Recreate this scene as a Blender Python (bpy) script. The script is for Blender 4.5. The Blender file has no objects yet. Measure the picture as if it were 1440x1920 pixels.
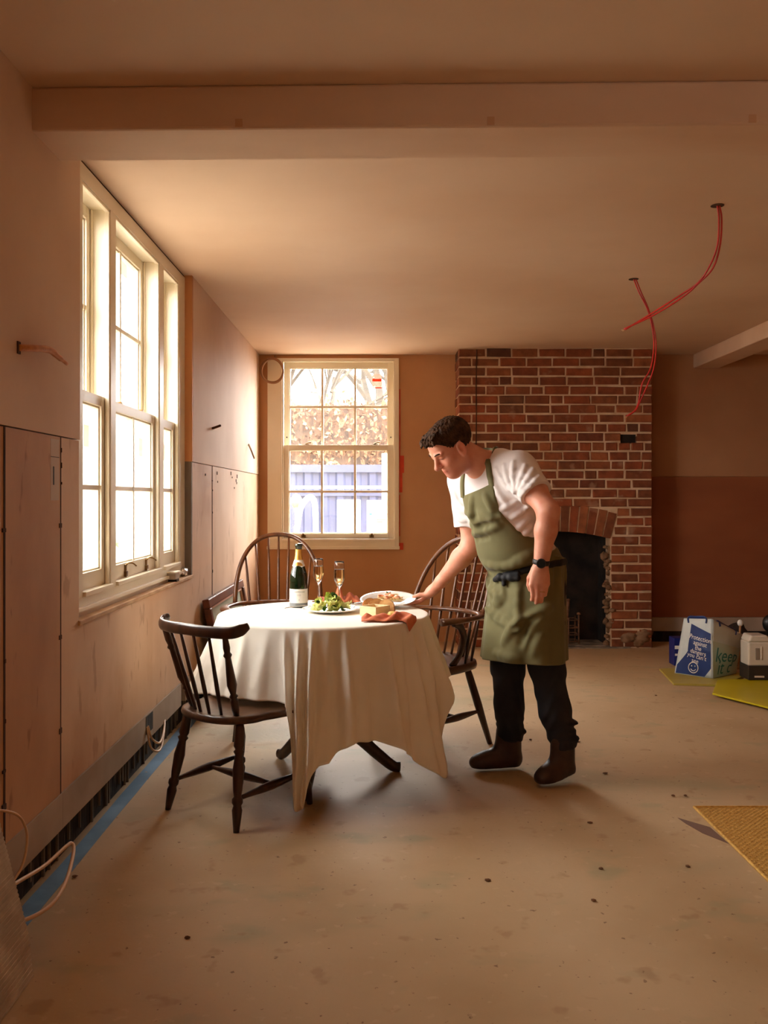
import bpy, bmesh, math, random
import numpy as np
from mathutils import Vector, Matrix, Quaternion
from mathutils import noise as mnoise

# ------------------------------------------------------------------ camera, sky, exposure
SC = bpy.context.scene
COL = SC.collection
F_PX = 1660.0                       # focal length in pixels of the 1440x1920 frame
EYE_Z = 1.25
VPX, VPY = 714.0, 934.0             # vanishing point of the depth direction

cam_d = bpy.data.cameras.new('camera')
cam_d.sensor_fit = 'AUTO'
cam_d.sensor_width = 36.0
cam_d.lens = F_PX / 1920.0 * 36.0
cam_d.shift_x = (720 - VPX) / 1920.0
cam_d.shift_y = -(960 - VPY) / 1920.0
cam_d.clip_start = 0.05
cam = bpy.data.objects.new('camera', cam_d)
COL.objects.link(cam)
cam.location = (0, 0, EYE_Z)
cam.rotation_euler = (math.pi / 2, 0, 0)
SC.camera = cam

SKY_STRENGTH = 7.0
world = bpy.data.worlds.new('overcast_sky')
SC.world = world
world.use_nodes = True
_bg = world.node_tree.nodes['Background']
_bg.inputs[0].default_value = (1.0, 0.975, 0.93, 1)
# the overcast is brightest low over the far end of the garden, dimmer towards the left of the house
_n = world.node_tree.nodes; _l = world.node_tree.links
_tc = _n.new('ShaderNodeTexCoord'); _vm = _n.new('ShaderNodeVectorMath'); _vm.operation = 'DOT_PRODUCT'
_vm.inputs[1].default_value = Vector((0.62, 0.72, 0.30)).normalized()
_l.new(_tc.outputs['Generated'], _vm.inputs[0])
_mr = _n.new('ShaderNodeMapRange'); _mr.interpolation_type = 'SMOOTHSTEP'
_mr.inputs['From Min'].default_value = -0.3; _mr.inputs['From Max'].default_value = 1.0
_mr.inputs['To Min'].default_value = SKY_STRENGTH * 1.0; _mr.inputs['To Max'].default_value = SKY_STRENGTH * 1.9
_l.new(_vm.outputs['Value'], _mr.inputs['Value']); _l.new(_mr.outputs['Result'], _bg.inputs[1])

SC.view_settings.view_transform = 'Standard'
SC.view_settings.look = 'None'
SC.view_settings.gamma = 1
SC.view_settings.use_curve_mapping = False
SC.view_settings.exposure = 1.65

SC.cycles.use_denoising = True
SC.cycles.max_bounces = 10
SC.cycles.diffuse_bounces = 6
SC.cycles.glossy_bounces = 4
SC.cycles.transmission_bounces = 8
SC.cycles.transparent_max_bounces = 12
SC.cycles.sample_clamp_indirect = 6
SC.cycles.caustics_reflective = False
SC.cycles.caustics_refractive = False

def portal(name, loc, rot, sx, sy):
    l = bpy.data.lights.new(name, 'AREA')
    l.shape = 'RECTANGLE'; l.size = sx; l.size_y = sy
    l.cycles.is_portal = True
    o = bpy.data.objects.new(name, l); COL.objects.link(o)
    o.location = loc; o.rotation_euler = rot
portal('window_portal', (-1.30, 4.06, 1.63), (0, -math.pi / 2, 0), 1.70, 1.90)
portal('window_portal', (-0.415, 8.10, 1.64), (math.pi / 2, 0, math.pi), 1.16, 1.66)
portal('window_portal', (-1.30, -0.80, 1.65), (0, -math.pi / 2, 0), 1.66, 1.50)  # serves the added window out of view

# ------------------------------------------------------------------ helpers
def W(px, py, d):
    """world point seen at photo pixel (px,py) when it lies at depth d"""
    return Vector(((px - VPX) * d / F_PX, d, EYE_Z - (py - VPY) * d / F_PX))

def lin(c):
    out = []
    for v in c[:3]:
        v = v / 255.0
        out.append(v / 12.92 if v <= 0.04045 else ((v + 0.055) / 1.055) ** 2.4)
    return (out[0], out[1], out[2], 1.0)

def tag(o, label=None, cat=None, group=None, kind=None):
    if label: o['label'] = label
    if cat: o['category'] = cat
    if group: o['group'] = group
    if kind: o['kind'] = kind
    return o

def empty(name, loc=(0, 0, 0), rz=0.0, label=None, cat=None, group=None, kind=None):
    o = bpy.data.objects.new(name, None)
    COL.objects.link(o)
    o.empty_display_size = 0.1
    o.location = loc
    o.rotation_euler = (0, 0, rz)
    return tag(o, label, cat, group, kind)

def _link(name, me, mat, parent, smooth):
    o = bpy.data.objects.new(name, me)
    COL.objects.link(o)
    if mat is not None:
        for m in (mat if isinstance(mat, (list, tuple)) else [mat]):
            me.materials.append(m)
    if smooth:
        me.polygons.foreach_set('use_smooth', [True] * len(me.polygons))
    if parent is not None:
        o.parent = parent
    return o

def put(name, bm, mat, parent=None, smooth=False, world_coords=False, bevel=0, autosmooth=None, **kw):
    me = bpy.data.meshes.new(name)
    bmesh.ops.recalc_face_normals(bm, faces=bm.faces)
    bm.to_mesh(me); bm.free()
    o = _link(name, me, mat, parent, smooth)
    if parent is not None and world_coords:
        o.matrix_parent_inverse = full_mat(parent).inverted()
    if bevel:
        b = o.modifiers.new('bevel', 'BEVEL'); b.width = bevel; b.segments = 2; b.limit_method = 'ANGLE'; b.angle_limit = 0.6
        b.harden_normals = False
    if autosmooth is not None:
        for p in me.polygons: p.use_smooth = True
        me.set_sharp_from_angle(angle=autosmooth)
    return tag(o, **kw)

def full_mat(o):
    m = Matrix.Translation(o.location) @ o.rotation_euler.to_matrix().to_4x4()
    if o.parent: m = full_mat(o.parent) @ m
    return m

def copy_tree(o, parent=None):
    c = o.copy(); COL.objects.link(c)
    if parent is not None: c.parent = parent
    for ch in list(o.children): copy_tree(ch, c)
    return c

def NB(): return bmesh.new()

def add_box(bm, x0, x1, y0, y1, z0, z1, M=None):
    vs = [bm.verts.new(p) for p in ((x0,y0,z0),(x1,y0,z0),(x1,y1,z0),(x0,y1,z0),(x0,y0,z1),(x1,y0,z1),(x1,y1,z1),(x0,y1,z1))]
    if M is not None:
        for v in vs: v.co = M @ v.co
    fs = []
    for f in ((0,3,2,1),(4,5,6,7),(0,1,5,4),(1,2,6,5),(2,3,7,6),(3,0,4,7)):
        fs.append(bm.faces.new([vs[i] for i in f]))
    return fs

def add_prism(bm, poly, z0, z1, M=None):
    """poly: list of (x,y); extruded in z"""
    lo = [bm.verts.new((p[0], p[1], z0)) for p in poly]
    hi = [bm.verts.new((p[0], p[1], z1)) for p in poly]
    if M is not None:
        for v in lo + hi: v.co = M @ v.co
    bm.faces.new(list(reversed(lo))); bm.faces.new(hi)
    n = len(poly)
    for i in range(n):
        j = (i + 1) % n
        bm.faces.new([lo[i], lo[j], hi[j], hi[i]])

def frame_of(d):
    d = d.normalized()
    a = Vector((0, 0, 1)) if abs(d.z) < 0.9 else Vector((1, 0, 0))
    u = d.cross(a).normalized(); v = d.cross(u).normalized()
    return u, v

def add_turned(bm, p0, p1, prof, n=14):
    """turned piece from p0 to p1, prof = [(t, radius)]"""
    p0 = Vector(p0); p1 = Vector(p1)
    u, v = frame_of(p1 - p0)
    rings = []
    for t, r in prof:
        c = p0.lerp(p1, t)
        rings.append([bm.verts.new(c + (u * math.cos(2*math.pi*k/n) + v * math.sin(2*math.pi*k/n)) * r) for k in range(n)])
    for a, b in zip(rings, rings[1:]):
        for k in range(n):
            bm.faces.new([a[k], a[(k+1) % n], b[(k+1) % n], b[k]])
    bm.faces.new(list(reversed(rings[0]))); bm.faces.new(rings[-1])

def smooth_path(pts, n=8, closed=False):
    pts = [Vector(p) for p in pts]
    out = []
    m = len(pts)
    rng = range(m) if closed else range(m - 1)
    for i in rng:
        p1 = pts[i]; p2 = pts[(i+1) % m]
        p0 = pts[(i-1) % m] if (closed or i > 0) else p1 * 2 - p2
        p3 = pts[(i+2) % m] if (closed or i + 2 < m) else p2 * 2 - p1
        for k in range(n):
            t = k / n
            out.append(0.5 * ((2*p1) + (p2-p0)*t + (2*p0-5*p1+4*p2-p3)*t*t + (3*p1-p0-3*p2+p3)*t*t*t))
    if not closed: out.append(pts[-1])
    return out

def add_tube(bm, pts, r, n=8, closed=False, flat=None, up=None):
    """sweep a circle (or an ellipse: flat=(ru,rv)) along pts; r number or list"""
    pts = [Vector(p) for p in pts]
    m = len(pts)
    tang = []
    for i in range(m):
        if closed: t = pts[(i+1) % m] - pts[(i-1) % m]
        else: t = pts[min(i+1, m-1)] - pts[max(i-1, 0)]
        if t.length < 1e-9: t = Vector((0, 0, 1))
        tang.append(t.normalized())
    u, v = frame_of(tang[0])
    if up is not None:
        up = Vector(up); u = (up - tang[0] * up.dot(tang[0])).normalized(); v = tang[0].cross(u)
    rings = []
    for i in range(m):
        if i > 0:
            if up is not None:
                u = (up - tang[i] * up.dot(tang[i])).normalized(); v = tang[i].cross(u)
            else:
                q = tang[i-1].rotation_difference(tang[i])
                u = q @ u; v = q @ v
        rr = r[i] if isinstance(r, (list, tuple)) else r
        ru, rv = (flat[0] * rr, flat[1] * rr) if flat else (rr, rr)
        rings.append([bm.verts.new(pts[i] + u * (math.cos(2*math.pi*k/n) * ru) + v * (math.sin(2*math.pi*k/n) * rv)) for k in range(n)])
    pairs = list(zip(rings, rings[1:])) + ([(rings[-1], rings[0])] if closed else [])
    for a, b in pairs:
        for k in range(n):
            bm.faces.new([a[k], a[(k+1) % n], b[(k+1) % n], b[k]])
    if not closed:
        bm.faces.new(list(reversed(rings[0]))); bm.faces.new(rings[-1])

def add_lathe(bm, prof, c=(0, 0, 0), n=32, cap=True):
    """prof = [(r,z)] around the vertical through c"""
    c = Vector(c)
    rings = []
    for r, z in prof:
        if r < 1e-6: rings.append([bm.verts.new(c + Vector((0, 0, z)))])
        else: rings.append([bm.verts.new(c + Vector((r*math.cos(2*math.pi*k/n), r*math.sin(2*math.pi*k/n), z))) for k in range(n)])
    for a, b in zip(rings, rings[1:]):
        if len(a) == 1 and len(b) == 1: continue
        for k in range(n):
            if len(a) == 1: bm.faces.new([a[0], b[(k+1) % n], b[k]])
            elif len(b) == 1: bm.faces.new([a[k], a[(k+1) % n], b[0]])
            else: bm.faces.new([a[k], a[(k+1) % n], b[(k+1) % n], b[k]])
    if cap:
        for rg in (rings[0], rings[-1]):
            if len(rg) > 2: bm.faces.new(rg)

def add_grid(bm, fn, nu, nv, wrap_u=False):
    vs = [[bm.verts.new(fn(i / nu, j / nv)) for j in range(nv + 1)] for i in range(nu if wrap_u else nu + 1)]
    m = len(vs)
    for i in range(nu):
        a = vs[i]; b = vs[(i+1) % m]
        for j in range(nv):
            bm.faces.new([a[j], b[j], b[j+1], a[j+1]])
    return vs

def add_blob(bm, c, r, seed=0, amp=0.15, sub=2, freq=2.0):
    """lumpy ellipsoid"""
    res = bmesh.ops.create_icosphere(bm, subdivisions=sub, radius=1.0)
    for v in res['verts']:
        n = v.co.normalized()
        k = 1 + amp * mnoise.noise(n * freq + Vector((seed * 3.1, seed * 1.7, seed)))
        v.co = Vector((c[0] + n.x*r[0]*k, c[1] + n.y*r[1]*k, c[2] + n.z*r[2]*k))

def interp(x, xs, ys):
    if x <= xs[0]: return ys[0]
    for i in range(len(xs) - 1):
        if x <= xs[i+1]:
            t = (x - xs[i]) / (xs[i+1] - xs[i])
            return ys[i] + (ys[i+1] - ys[i]) * t
    return ys[-1]

def text_mesh(name, body, size, mat, M, parent=None, extrude=0.0006, align='CENTER', shear=0.0):
    cu = bpy.data.curves.new(name, 'FONT')
    cu.body = body; cu.size = size; cu.extrude = extrude; cu.align_x = align; cu.align_y = 'CENTER'; cu.shear = shear
    cu.resolution_u = 3
    t = bpy.data.objects.new(name, cu); COL.objects.link(t)
    dg = bpy.context.evaluated_depsgraph_get()
    me = bpy.data.meshes.new_from_object(t.evaluated_get(dg))
    bpy.data.objects.remove(t); bpy.data.curves.remove(cu)
    me.materials.clear()
    me.transform(M)
    me.name = name
    o = _link(name, me, mat, parent, False)
    if parent is not None: o.matrix_parent_inverse = full_mat(parent).inverted()
    return o

# ------------------------------------------------------------------ materials
def M(name, c1, rough=0.6, c2=None, c3=None, scale=4.0, stretch=(1, 1, 1), detail=5.0, lo=0.38, hi=0.62,
      bump=0.0, bscale=60.0, bstretch=None, metal=0.0, spec=0.5, sss=0.0, trans=0.0, ior=1.45, alpha=1.0,
      coat=0.0, spots=None, island=None, sheen=0.0, rot=(0, 0, 0)):
    m = bpy.data.materials.new(name); m.use_nodes = True
    nt = m.node_tree; N = nt.nodes; L = nt.links
    b = N['Principled BSDF']
    b.inputs['Base Color'].default_value = lin(c1)
    b.inputs['Roughness'].default_value = rough
    b.inputs['Metallic'].default_value = metal
    b.inputs['Specular IOR Level'].default_value = spec
    b.inputs['Transmission Weight'].default_value = trans
    b.inputs['IOR'].default_value = ior
    b.inputs['Alpha'].default_value = alpha
    b.inputs['Coat Weight'].default_value = coat
    b.inputs['Sheen Weight'].default_value = sheen
    if sss:
        b.inputs['Subsurface Weight'].default_value = sss
        b.inputs['Subsurface Radius'].default_value = (0.012, 0.005, 0.003)
        b.inputs['Subsurface Scale'].default_value = 1.0
    tc = N.new('ShaderNodeTexCoord')
    def mapped(st, r=(0, 0, 0)):
        mp = N.new('ShaderNodeMapping'); mp.inputs['Scale'].default_value = st; mp.inputs['Rotation'].default_value = r
        L.new(tc.outputs['Object'], mp.inputs['Vector']); return mp.outputs['Vector']
    out = None
    if c2 is not None:
        nz = N.new('ShaderNodeTexNoise'); nz.inputs['Scale'].default_value = scale; nz.inputs['Detail'].default_value = detail
        L.new(mapped(stretch, rot), nz.inputs['Vector'])
        rp = N.new('ShaderNodeValToRGB')
        rp.color_ramp.elements[0].position = lo; rp.color_ramp.elements[0].color = lin(c1)
        rp.color_ramp.elements[1].position = hi; rp.color_ramp.elements[1].color = lin(c2)
        if c3 is not None:
            e = rp.color_ramp.elements.new((lo + hi) / 2); e.color = lin(c3)
        L.new(nz.outputs['Fac'], rp.inputs['Fac'])
        out = rp.outputs['Color']
    if island is not None:
        geo = N.new('ShaderNodeNewGeometry')
        rp = N.new('ShaderNodeValToRGB'); rp.color_ramp.interpolation = 'LINEAR'
        els = rp.color_ramp.elements
        for i, (pos, cc) in enumerate(island):
            e = els[i] if i < 2 else els.new(pos)
            e.position = pos; e.color = lin(cc)
        L.new(geo.outputs['Random Per Island'], rp.inputs['Fac'])
        if out is None: out = rp.outputs['Color']
        else:
            mx = N.new('ShaderNodeMix'); mx.data_type = 'RGBA'; mx.blend_type = 'MULTIPLY'; mx.inputs['Factor'].default_value = 1.0
            L.new(rp.outputs['Color'], mx.inputs['A']); L.new(out, mx.inputs['B']); out = mx.outputs['Result']
    if spots is not None:
        for (sc, th, wid, cc, fac, st) in spots:
            nz = N.new('ShaderNodeTexNoise'); nz.inputs['Scale'].default_value = sc; nz.inputs['Detail'].default_value = 3
            L.new(mapped(st), nz.inputs['Vector'])
            rp = N.new('ShaderNodeValToRGB')
            rp.color_ramp.elements[0].position = th; rp.color_ramp.elements[0].color = (0, 0, 0, 1)
            rp.color_ramp.elements[1].position = th + wid; rp.color_ramp.elements[1].color = (fac, fac, fac, 1)
            L.new(nz.outputs['Fac'], rp.inputs['Fac'])
            mx = N.new('ShaderNodeMix'); mx.data_type = 'RGBA'
            L.new(rp.outputs['Color'], mx.inputs['Factor'])
            if out is None: mx.inputs['A'].default_value = lin(c1)
            else: L.new(out, mx.inputs['A'])
            mx.inputs['B'].default_value = lin(cc)
            out = mx.outputs['Result']
    if out is not None: L.new(out, b.inputs['Base Color'])
    if bump:
        nz = N.new('ShaderNodeTexNoise'); nz.inputs['Scale'].default_value = bscale; nz.inputs['Detail'].default_value = 4
        L.new(mapped(bstretch or (1, 1, 1)), nz.inputs['Vector'])
        bp = N.new('ShaderNodeBump'); bp.inputs['Strength'].default_value = bump; bp.inputs['Distance'].default_value = 0.01
        L.new(nz.outputs['Fac'], bp.inputs['Height']); L.new(bp.outputs['Normal'], b.inputs['Normal'])
    return m

def glass_mat(name, tint=(255, 255, 255), dust=0.0, rough=0.0, ior=1.45):
    m = bpy.data.materials.new(name); m.use_nodes = True
    nt = m.node_tree; N = nt.nodes; L = nt.links
    N.remove(N['Principled BSDF'])
    out = N['Material Output']
    tr = N.new('ShaderNodeBsdfTransparent'); tr.inputs['Color'].default_value = lin(tint)
    gl = N.new('ShaderNodeBsdfGlossy'); gl.inputs['Roughness'].default_value = rough
    lw = N.new('ShaderNodeLayerWeight'); lw.inputs['Blend'].default_value = 0.5
    pw = N.new('ShaderNodeMath'); pw.operation = 'POWER'; pw.inputs[1].default_value = 5.0
    L.new(lw.outputs['Facing'], pw.inputs[0])
    fr = N.new('ShaderNodeMath'); fr.operation = 'MULTIPLY_ADD'; fr.inputs[1].default_value = 0.85; fr.inputs[2].default_value = 0.035
    L.new(pw.outputs[0], fr.inputs[0])
    mx = N.new('ShaderNodeMixShader')
    L.new(fr.outputs[0], mx.inputs[0]); L.new(tr.outputs[0], mx.inputs[1]); L.new(gl.outputs[0], mx.inputs[2])
    last = mx
    if dust:
        tl = N.new('ShaderNodeBsdfTranslucent'); tl.inputs['Color'].default_value = (0.9, 0.88, 0.84, 1)
        m2 = N.new('ShaderNodeMixShader'); m2.inputs[0].default_value = dust
        L.new(mx.outputs[0], m2.inputs[1]); L.new(tl.outputs[0], m2.inputs[2]); last = m2
    L.new(last.outputs[0], out.inputs['Surface'])
    return m

m_plaster = M('pink_plaster', (224, 197, 174), 0.75, c2=(202, 168, 141), c3=(215, 185, 160), scale=1.3, stretch=(1, 1, 1), lo=0.30, hi=0.70, bump=0.05, bscale=7)
m_ceiling = M('ceiling_plaster', (224, 197, 172), 0.7, c2=(212, 180, 152), scale=0.9, stretch=(1, 1.3, 1), lo=0.32, hi=0.7, bump=0.04, bscale=5)
m_beam = M('beam_plaster', (220, 190, 164), 0.75, c2=(208, 172, 143), scale=1.6, stretch=(0.6, 2, 2), lo=0.35, hi=0.68, bump=0.05, bscale=9)
m_board = M('bare_board', (222, 188, 156), 0.7, c2=(186, 140, 102), c3=(210, 172, 138), scale=2.0, stretch=(1, 1, 0.6), lo=0.30, hi=0.70,
            spots=[(12, 0.64, 0.05, (150, 104, 70), 0.4, (1, 1, 0.4)), (2.5, 0.58, 0.12, (216, 172, 134), 0.6, (1, 0.5, 2.0))], bump=0.06, bscale=20)
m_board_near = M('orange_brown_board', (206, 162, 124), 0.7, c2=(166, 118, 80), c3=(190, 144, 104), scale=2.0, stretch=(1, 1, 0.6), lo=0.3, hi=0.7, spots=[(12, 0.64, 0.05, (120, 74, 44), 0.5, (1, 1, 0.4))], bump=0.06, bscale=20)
m_board_dark = M('bare_board_brown', (200, 152, 106), 0.7, c2=(180, 128, 84), scale=1.4, stretch=(1, 1, 0.8), lo=0.3, hi=0.7, bump=0.05, bscale=20)
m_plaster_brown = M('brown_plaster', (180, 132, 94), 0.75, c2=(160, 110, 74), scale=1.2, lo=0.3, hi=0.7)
m_board_red = M('dado_board_red_brown', (160, 94, 56), 0.65, c2=(136, 74, 42), scale=1.6, stretch=(0.5, 1, 1.6), lo=0.3, hi=0.7)
m_floor = M('chipboard_floor', (200, 173, 136), 0.62, c2=(178, 149, 110), c3=(191, 163, 125), scale=1.3, lo=0.3, hi=0.7,
            spots=[(0.8, 0.55, 0.12, (146, 144, 108), 0.4, (1, 1.8, 1)), (3.2, 0.60, 0.10, (136, 146, 114), 0.35, (1, 1.5, 1)), (40, 0.68, 0.03, (104, 72, 46), 0.7, (1, 1, 1)), (8, 0.63, 0.06, (150, 112, 76), 0.35, (1, 1, 1)),
                   (20, 0.64, 0.05, (204, 176, 138), 0.5, (1, 1, 1))],
            bump=0.10, bscale=45)
m_grey_strip = M('grey_base_board', (176, 158, 140), 0.8, c2=(158, 138, 118), scale=3)
m_gap = M('dark_masonry', (60, 50, 42), 0.9, c2=(26, 20, 16), scale=7, stretch=(1, 6, 0.7), lo=0.35, hi=0.6,
          spots=[(9, 0.64, 0.05, (150, 135, 118), 0.7, (1, 7, 0.5))], bump=0.4, bscale=30)
m_joint = M('dark_joint', (84, 52, 30), 0.9, c2=(58, 34, 20), scale=8)
m_cream = M('cream_paint', (236, 226, 204), 0.38, c2=(230, 219, 195), scale=3)
m_rawwood = M('raw_timber', (206, 170, 128), 0.7, c2=(180, 138, 96), scale=10, stretch=(2, 0.6, 2))
m_glass = glass_mat('window_glass', dust=0.010)
m_black = M('black_metal', (26, 24, 22), 0.4)
m_brass = M('antique_brass', (130, 100, 60), 0.35, metal=0.9)
m_brick = M('brick', (255, 240, 230), 0.85, c2=(190, 170, 160), scale=14, lo=0.3, hi=0.75,
            island=[(0.0, (122, 76, 46)), (1.0, (160, 98, 60)), (0.2, (144, 82, 50)), (0.38, (158, 86, 50)), (0.55, (128, 78, 48)), (0.7, (168, 104, 64)), (0.8, (92, 62, 44)), (0.88, (128, 70, 44))],
            spots=[(6, 0.63, 0.08, (172, 138, 108), 0.45, (1, 1, 1))], bump=0.35, bscale=55)
m_mortar = M('lime_mortar', (214, 186, 154), 0.9, c2=(194, 160, 126), scale=9, bump=0.4, bscale=60)
m_soot_shade = M('sooty_brick_and_hole_shade', (46, 36, 28), 0.95, c2=(16, 12, 10), scale=6, lo=0.35, hi=0.65, bump=0.4, bscale=30)
m_stone = M('dusty_hearth', (150, 136, 118), 0.8, c2=(96, 84, 70), scale=9)
m_wood_dark = M('dark_stained_wood', (70, 40, 24), 0.32, c2=(40, 22, 14), scale=5, stretch=(6, 6, 1.2), lo=0.35, hi=0.7, coat=0.25)
m_wood_seat = M('worn_seat_wood', (96, 64, 42), 0.34, c2=(56, 34, 22), scale=5, stretch=(7, 1.2, 4), lo=0.3, hi=0.7, coat=0.25)
m_wood_mid = M('brown_stained_wood', (120, 72, 40), 0.32, c2=(72, 40, 22), scale=5, stretch=(6, 6, 1.2), lo=0.3, hi=0.7, coat=0.25)
m_cloth = M('cream_linen', (243, 236, 222), 0.9, c2=(236, 227, 210), scale=4, bump=0.06, bscale=400, sheen=0.2)
m_terra = M('terracotta_linen', (214, 124, 86), 0.9, c2=(190, 98, 64), scale=14, bump=0.1, bscale=300)
m_china = M('white_china', (240, 238, 232), 0.12, coat=0.3)
m_steel = M('cutlery_steel', (200, 196, 190), 0.18, metal=1.0)
m_bottle = M('green_bottle_glass', (14, 34, 14), 0.06, trans=0.35, ior=1.5, coat=0.5)
m_foil = M('gold_foil', (222, 170, 84), 0.32, c2=(206, 150, 66), scale=30, metal=0.6, bump=0.1, bscale=80)
m_paper = M('white_paper', (238, 232, 224), 0.6)
m_greyband = M('grey_label_band', (120, 122, 122), 0.55)
m_ink = M('grey_ink', (120, 112, 104), 0.7)
m_inkdark = M('dark_ink', (50, 46, 42), 0.7)
m_glassware = M('clear_glassware', (255, 255, 255), 0.0, trans=1.0, ior=1.45)
m_wine = M('sparkling_wine', (255, 222, 150), 0.0, trans=1.0, ior=1.33)
m_red_cable = M('red_cable', (196, 44, 34), 0.45, c2=(170, 32, 26), scale=8)
m_white_cable = M('white_cable', (216, 180, 140), 0.5)
m_pale_cable = M('beige_cable', (205, 160, 110), 0.5)
m_tape = M('blue_tape', (112, 150, 184), 0.6, c2=(92, 128, 160), scale=7, spots=[(20, 0.68, 0.05, (176, 150, 120), 0.7, (1, 1, 1))])
m_redpaint = M('red_sealant', (214, 74, 40), 0.7, c2=(196, 60, 32), scale=12)
m_sisal = M('yellow_sisal', (206, 160, 78), 0.9, c2=(176, 128, 52), scale=120, lo=0.3, hi=0.7, bump=0.5, bscale=160)
m_ribbed = M('grey_ribbed_board', (206, 194, 176), 0.85, c2=(180, 166, 148), scale=12)
# ------------------------------------------------------------------ the room shell
WX = -1.06            # face of the left wall
BY = 7.72             # face of the back wall
RX = 4.30             # right wall
FY = -2.60            # wall behind the camera
H = 2.50
ZD = 1.456            # top of the boarded dado
S = dict(kind='structure')

bm = NB(); add_box(bm, -1.45, RX + 0.2, FY - 0.2, BY + 0.35, -0.12, 0.0)
put('floor', bm, m_floor, **S)
bm = NB(); add_box(bm, -1.45, RX + 0.2, FY - 0.2, BY + 0.35, H, H + 0.15)
put('ceiling', bm, m_ceiling, **S)

# left wall: dark core, plaster above, bare boards below, grey strip and open gap at the bottom
L_OP = (3.12, 5.00, 0.815)        # window opening y0,y1, sill height (runs up to the ceiling)
FILL_OP = (-1.60, 0.00, 0.815)       # unseen window opening, added to fill the foreground with daylight
def left_boxes(bm, x0, x1, z0, z1, cuts=()):
    """wall strip y FY..BY with window cuts"""
    y = FY
    for (a, b, zs) in sorted([FILL_OP, L_OP]):
        if y < a: add_box(bm, x0, x1, y, a, z0, z1)
        if z0 < zs:
            add_box(bm, x0, x1, a, b, z0, min(z1, zs))
        y = b
    add_box(bm, x0, x1, y, BY, z0, z1)
bm = NB(); left_boxes(bm, -1.32, -1.12, 0.0, H)
wl = put('wall_left', bm, m_gap, **S)
bm = NB(); left_boxes(bm, -1.12, WX, ZD, H)
put('plaster_facing', bm, m_plaster, wl)
for (y0, y1, z0, z1, dx, cuts) in (
        (FY, 0.02, 0.27, ZD - 0.004, 0.003, 'f'), (0.026, 2.497, 0.27, ZD - 0.004, 0.004, None), (2.503, 2.933, 0.27, ZD - 0.004, 0.002, None),
        (2.941, 5.58, 0.27, ZD - 0.004, 0.004, 'l'), (5.588, BY, 0.27, ZD - 0.004, 0.003, None)):
    bm = NB()
    if cuts is None: add_box(bm, -1.12, WX - dx, y0, y1, z0, z1)
    else:
        a, b, zs = L_OP if cuts == 'l' else FILL_OP
        
        add_box(bm, -1.12, WX - dx, y0, a, z0, z1); add_box(bm, -1.12, WX - dx, a, b, z0, zs); add_box(bm, -1.12, WX - dx, b, y1, z0, z1)
    put('wall_board', bm, m_board if y0 > 2.9 else m_board_near, wl)
# dark filler in the joints between boards, and nail marks
bm = NB()
for y in (2.500, 2.937, 5.584): add_box(bm, -1.119, WX - 0.0015, y - 0.0045, y + 0.0045, 0.27, ZD - 0.004)
put('board_joint', bm, m_joint, wl)
rng = random.Random(5)
bm = NB()
for y in (2.937, 5.584, 2.50):
    for z in (1.41, 1.36, 1.30, 1.16, 0.86, 0.79, 0.62, 0.48, 0.38):
        if y == 2.50 and z > 1.2: continue
        s = rng.uniform(0.003, 0.007)
        if rng.random() < .45: continue
        add_box(bm, WX - 0.006, WX + 0.0006, y - s + rng.uniform(-.012, .012), y + s, z - s * 1.5, z + s * 1.2)
for k in range(9):
    y = rng.uniform(5.3, 6.6); z = ZD - 0.012 - abs(rng.gauss(0, 0.05)); s = rng.uniform(0.003, 0.008)
    add_box(bm, WX - 0.006, WX + 0.0004, y - s, y + s, z - s * 2.5, z + s)
put('nail_mark', bm, m_joint, wl, kind='stuff')
# a rusty drip stain mark shape of bare timber beneath the sill, grey strip at the foot of the wall
y = FY
for yj in (0.4, 2.95, 4.12, 4.70):
    bm = NB(); add_box(bm, -1.105, WX + 0.001, y, yj - 0.002, 0.15, 0.268)
    put('base_strip', bm, m_grey_strip, wl); y = yj
bm = NB(); add_box(bm, -1.105, WX + 0.001, 4.80, BY, 0.15, 0.268)
put('base_strip', bm, m_grey_strip, wl)
# lime drips left on the masonry in the gap
bm = NB()
rng = random.Random(11)
yy = 2.2
while yy < 5.6:
    w = rng.uniform(0.004, 0.014)
    add_box(bm, -1.121, -1.112, yy, yy + w, rng.choice([0.0, 0.0, 0.03]), rng.uniform(0.09, 0.15)); yy += rng.uniform(0.03, 0.16)
put('mortar_drip', bm, M('grey_mortar_drip', (128, 116, 100), 0.9), wl, kind='stuff')
# window reveal timbers of the left wall
bm = NB(); add_box(bm, -1.095, WX + 0.004, L_OP[0] - 0.01, L_OP[1], L_OP[2] - 0.014, L_OP[2] + 0.004)
put('sill_batten', bm, m_rawwood, wl, bevel=0.003)
bm = NB(); add_box(bm, -1.12, WX - 0.004, L_OP[1] - 0.028, L_OP[1] - 0.002, L_OP[2], ZD)
put('reveal_strip', bm, M('grey_timber', (118, 104, 88), 0.8), wl)
bm = NB(); add_box(bm, -1.12, WX + 0.001, L_OP[1] - 0.030, L_OP[1] - 0.002, ZD, H)
put('reveal_strip', bm, M('orange_board_edge', (196, 136, 84), 0.7), wl)

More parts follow.
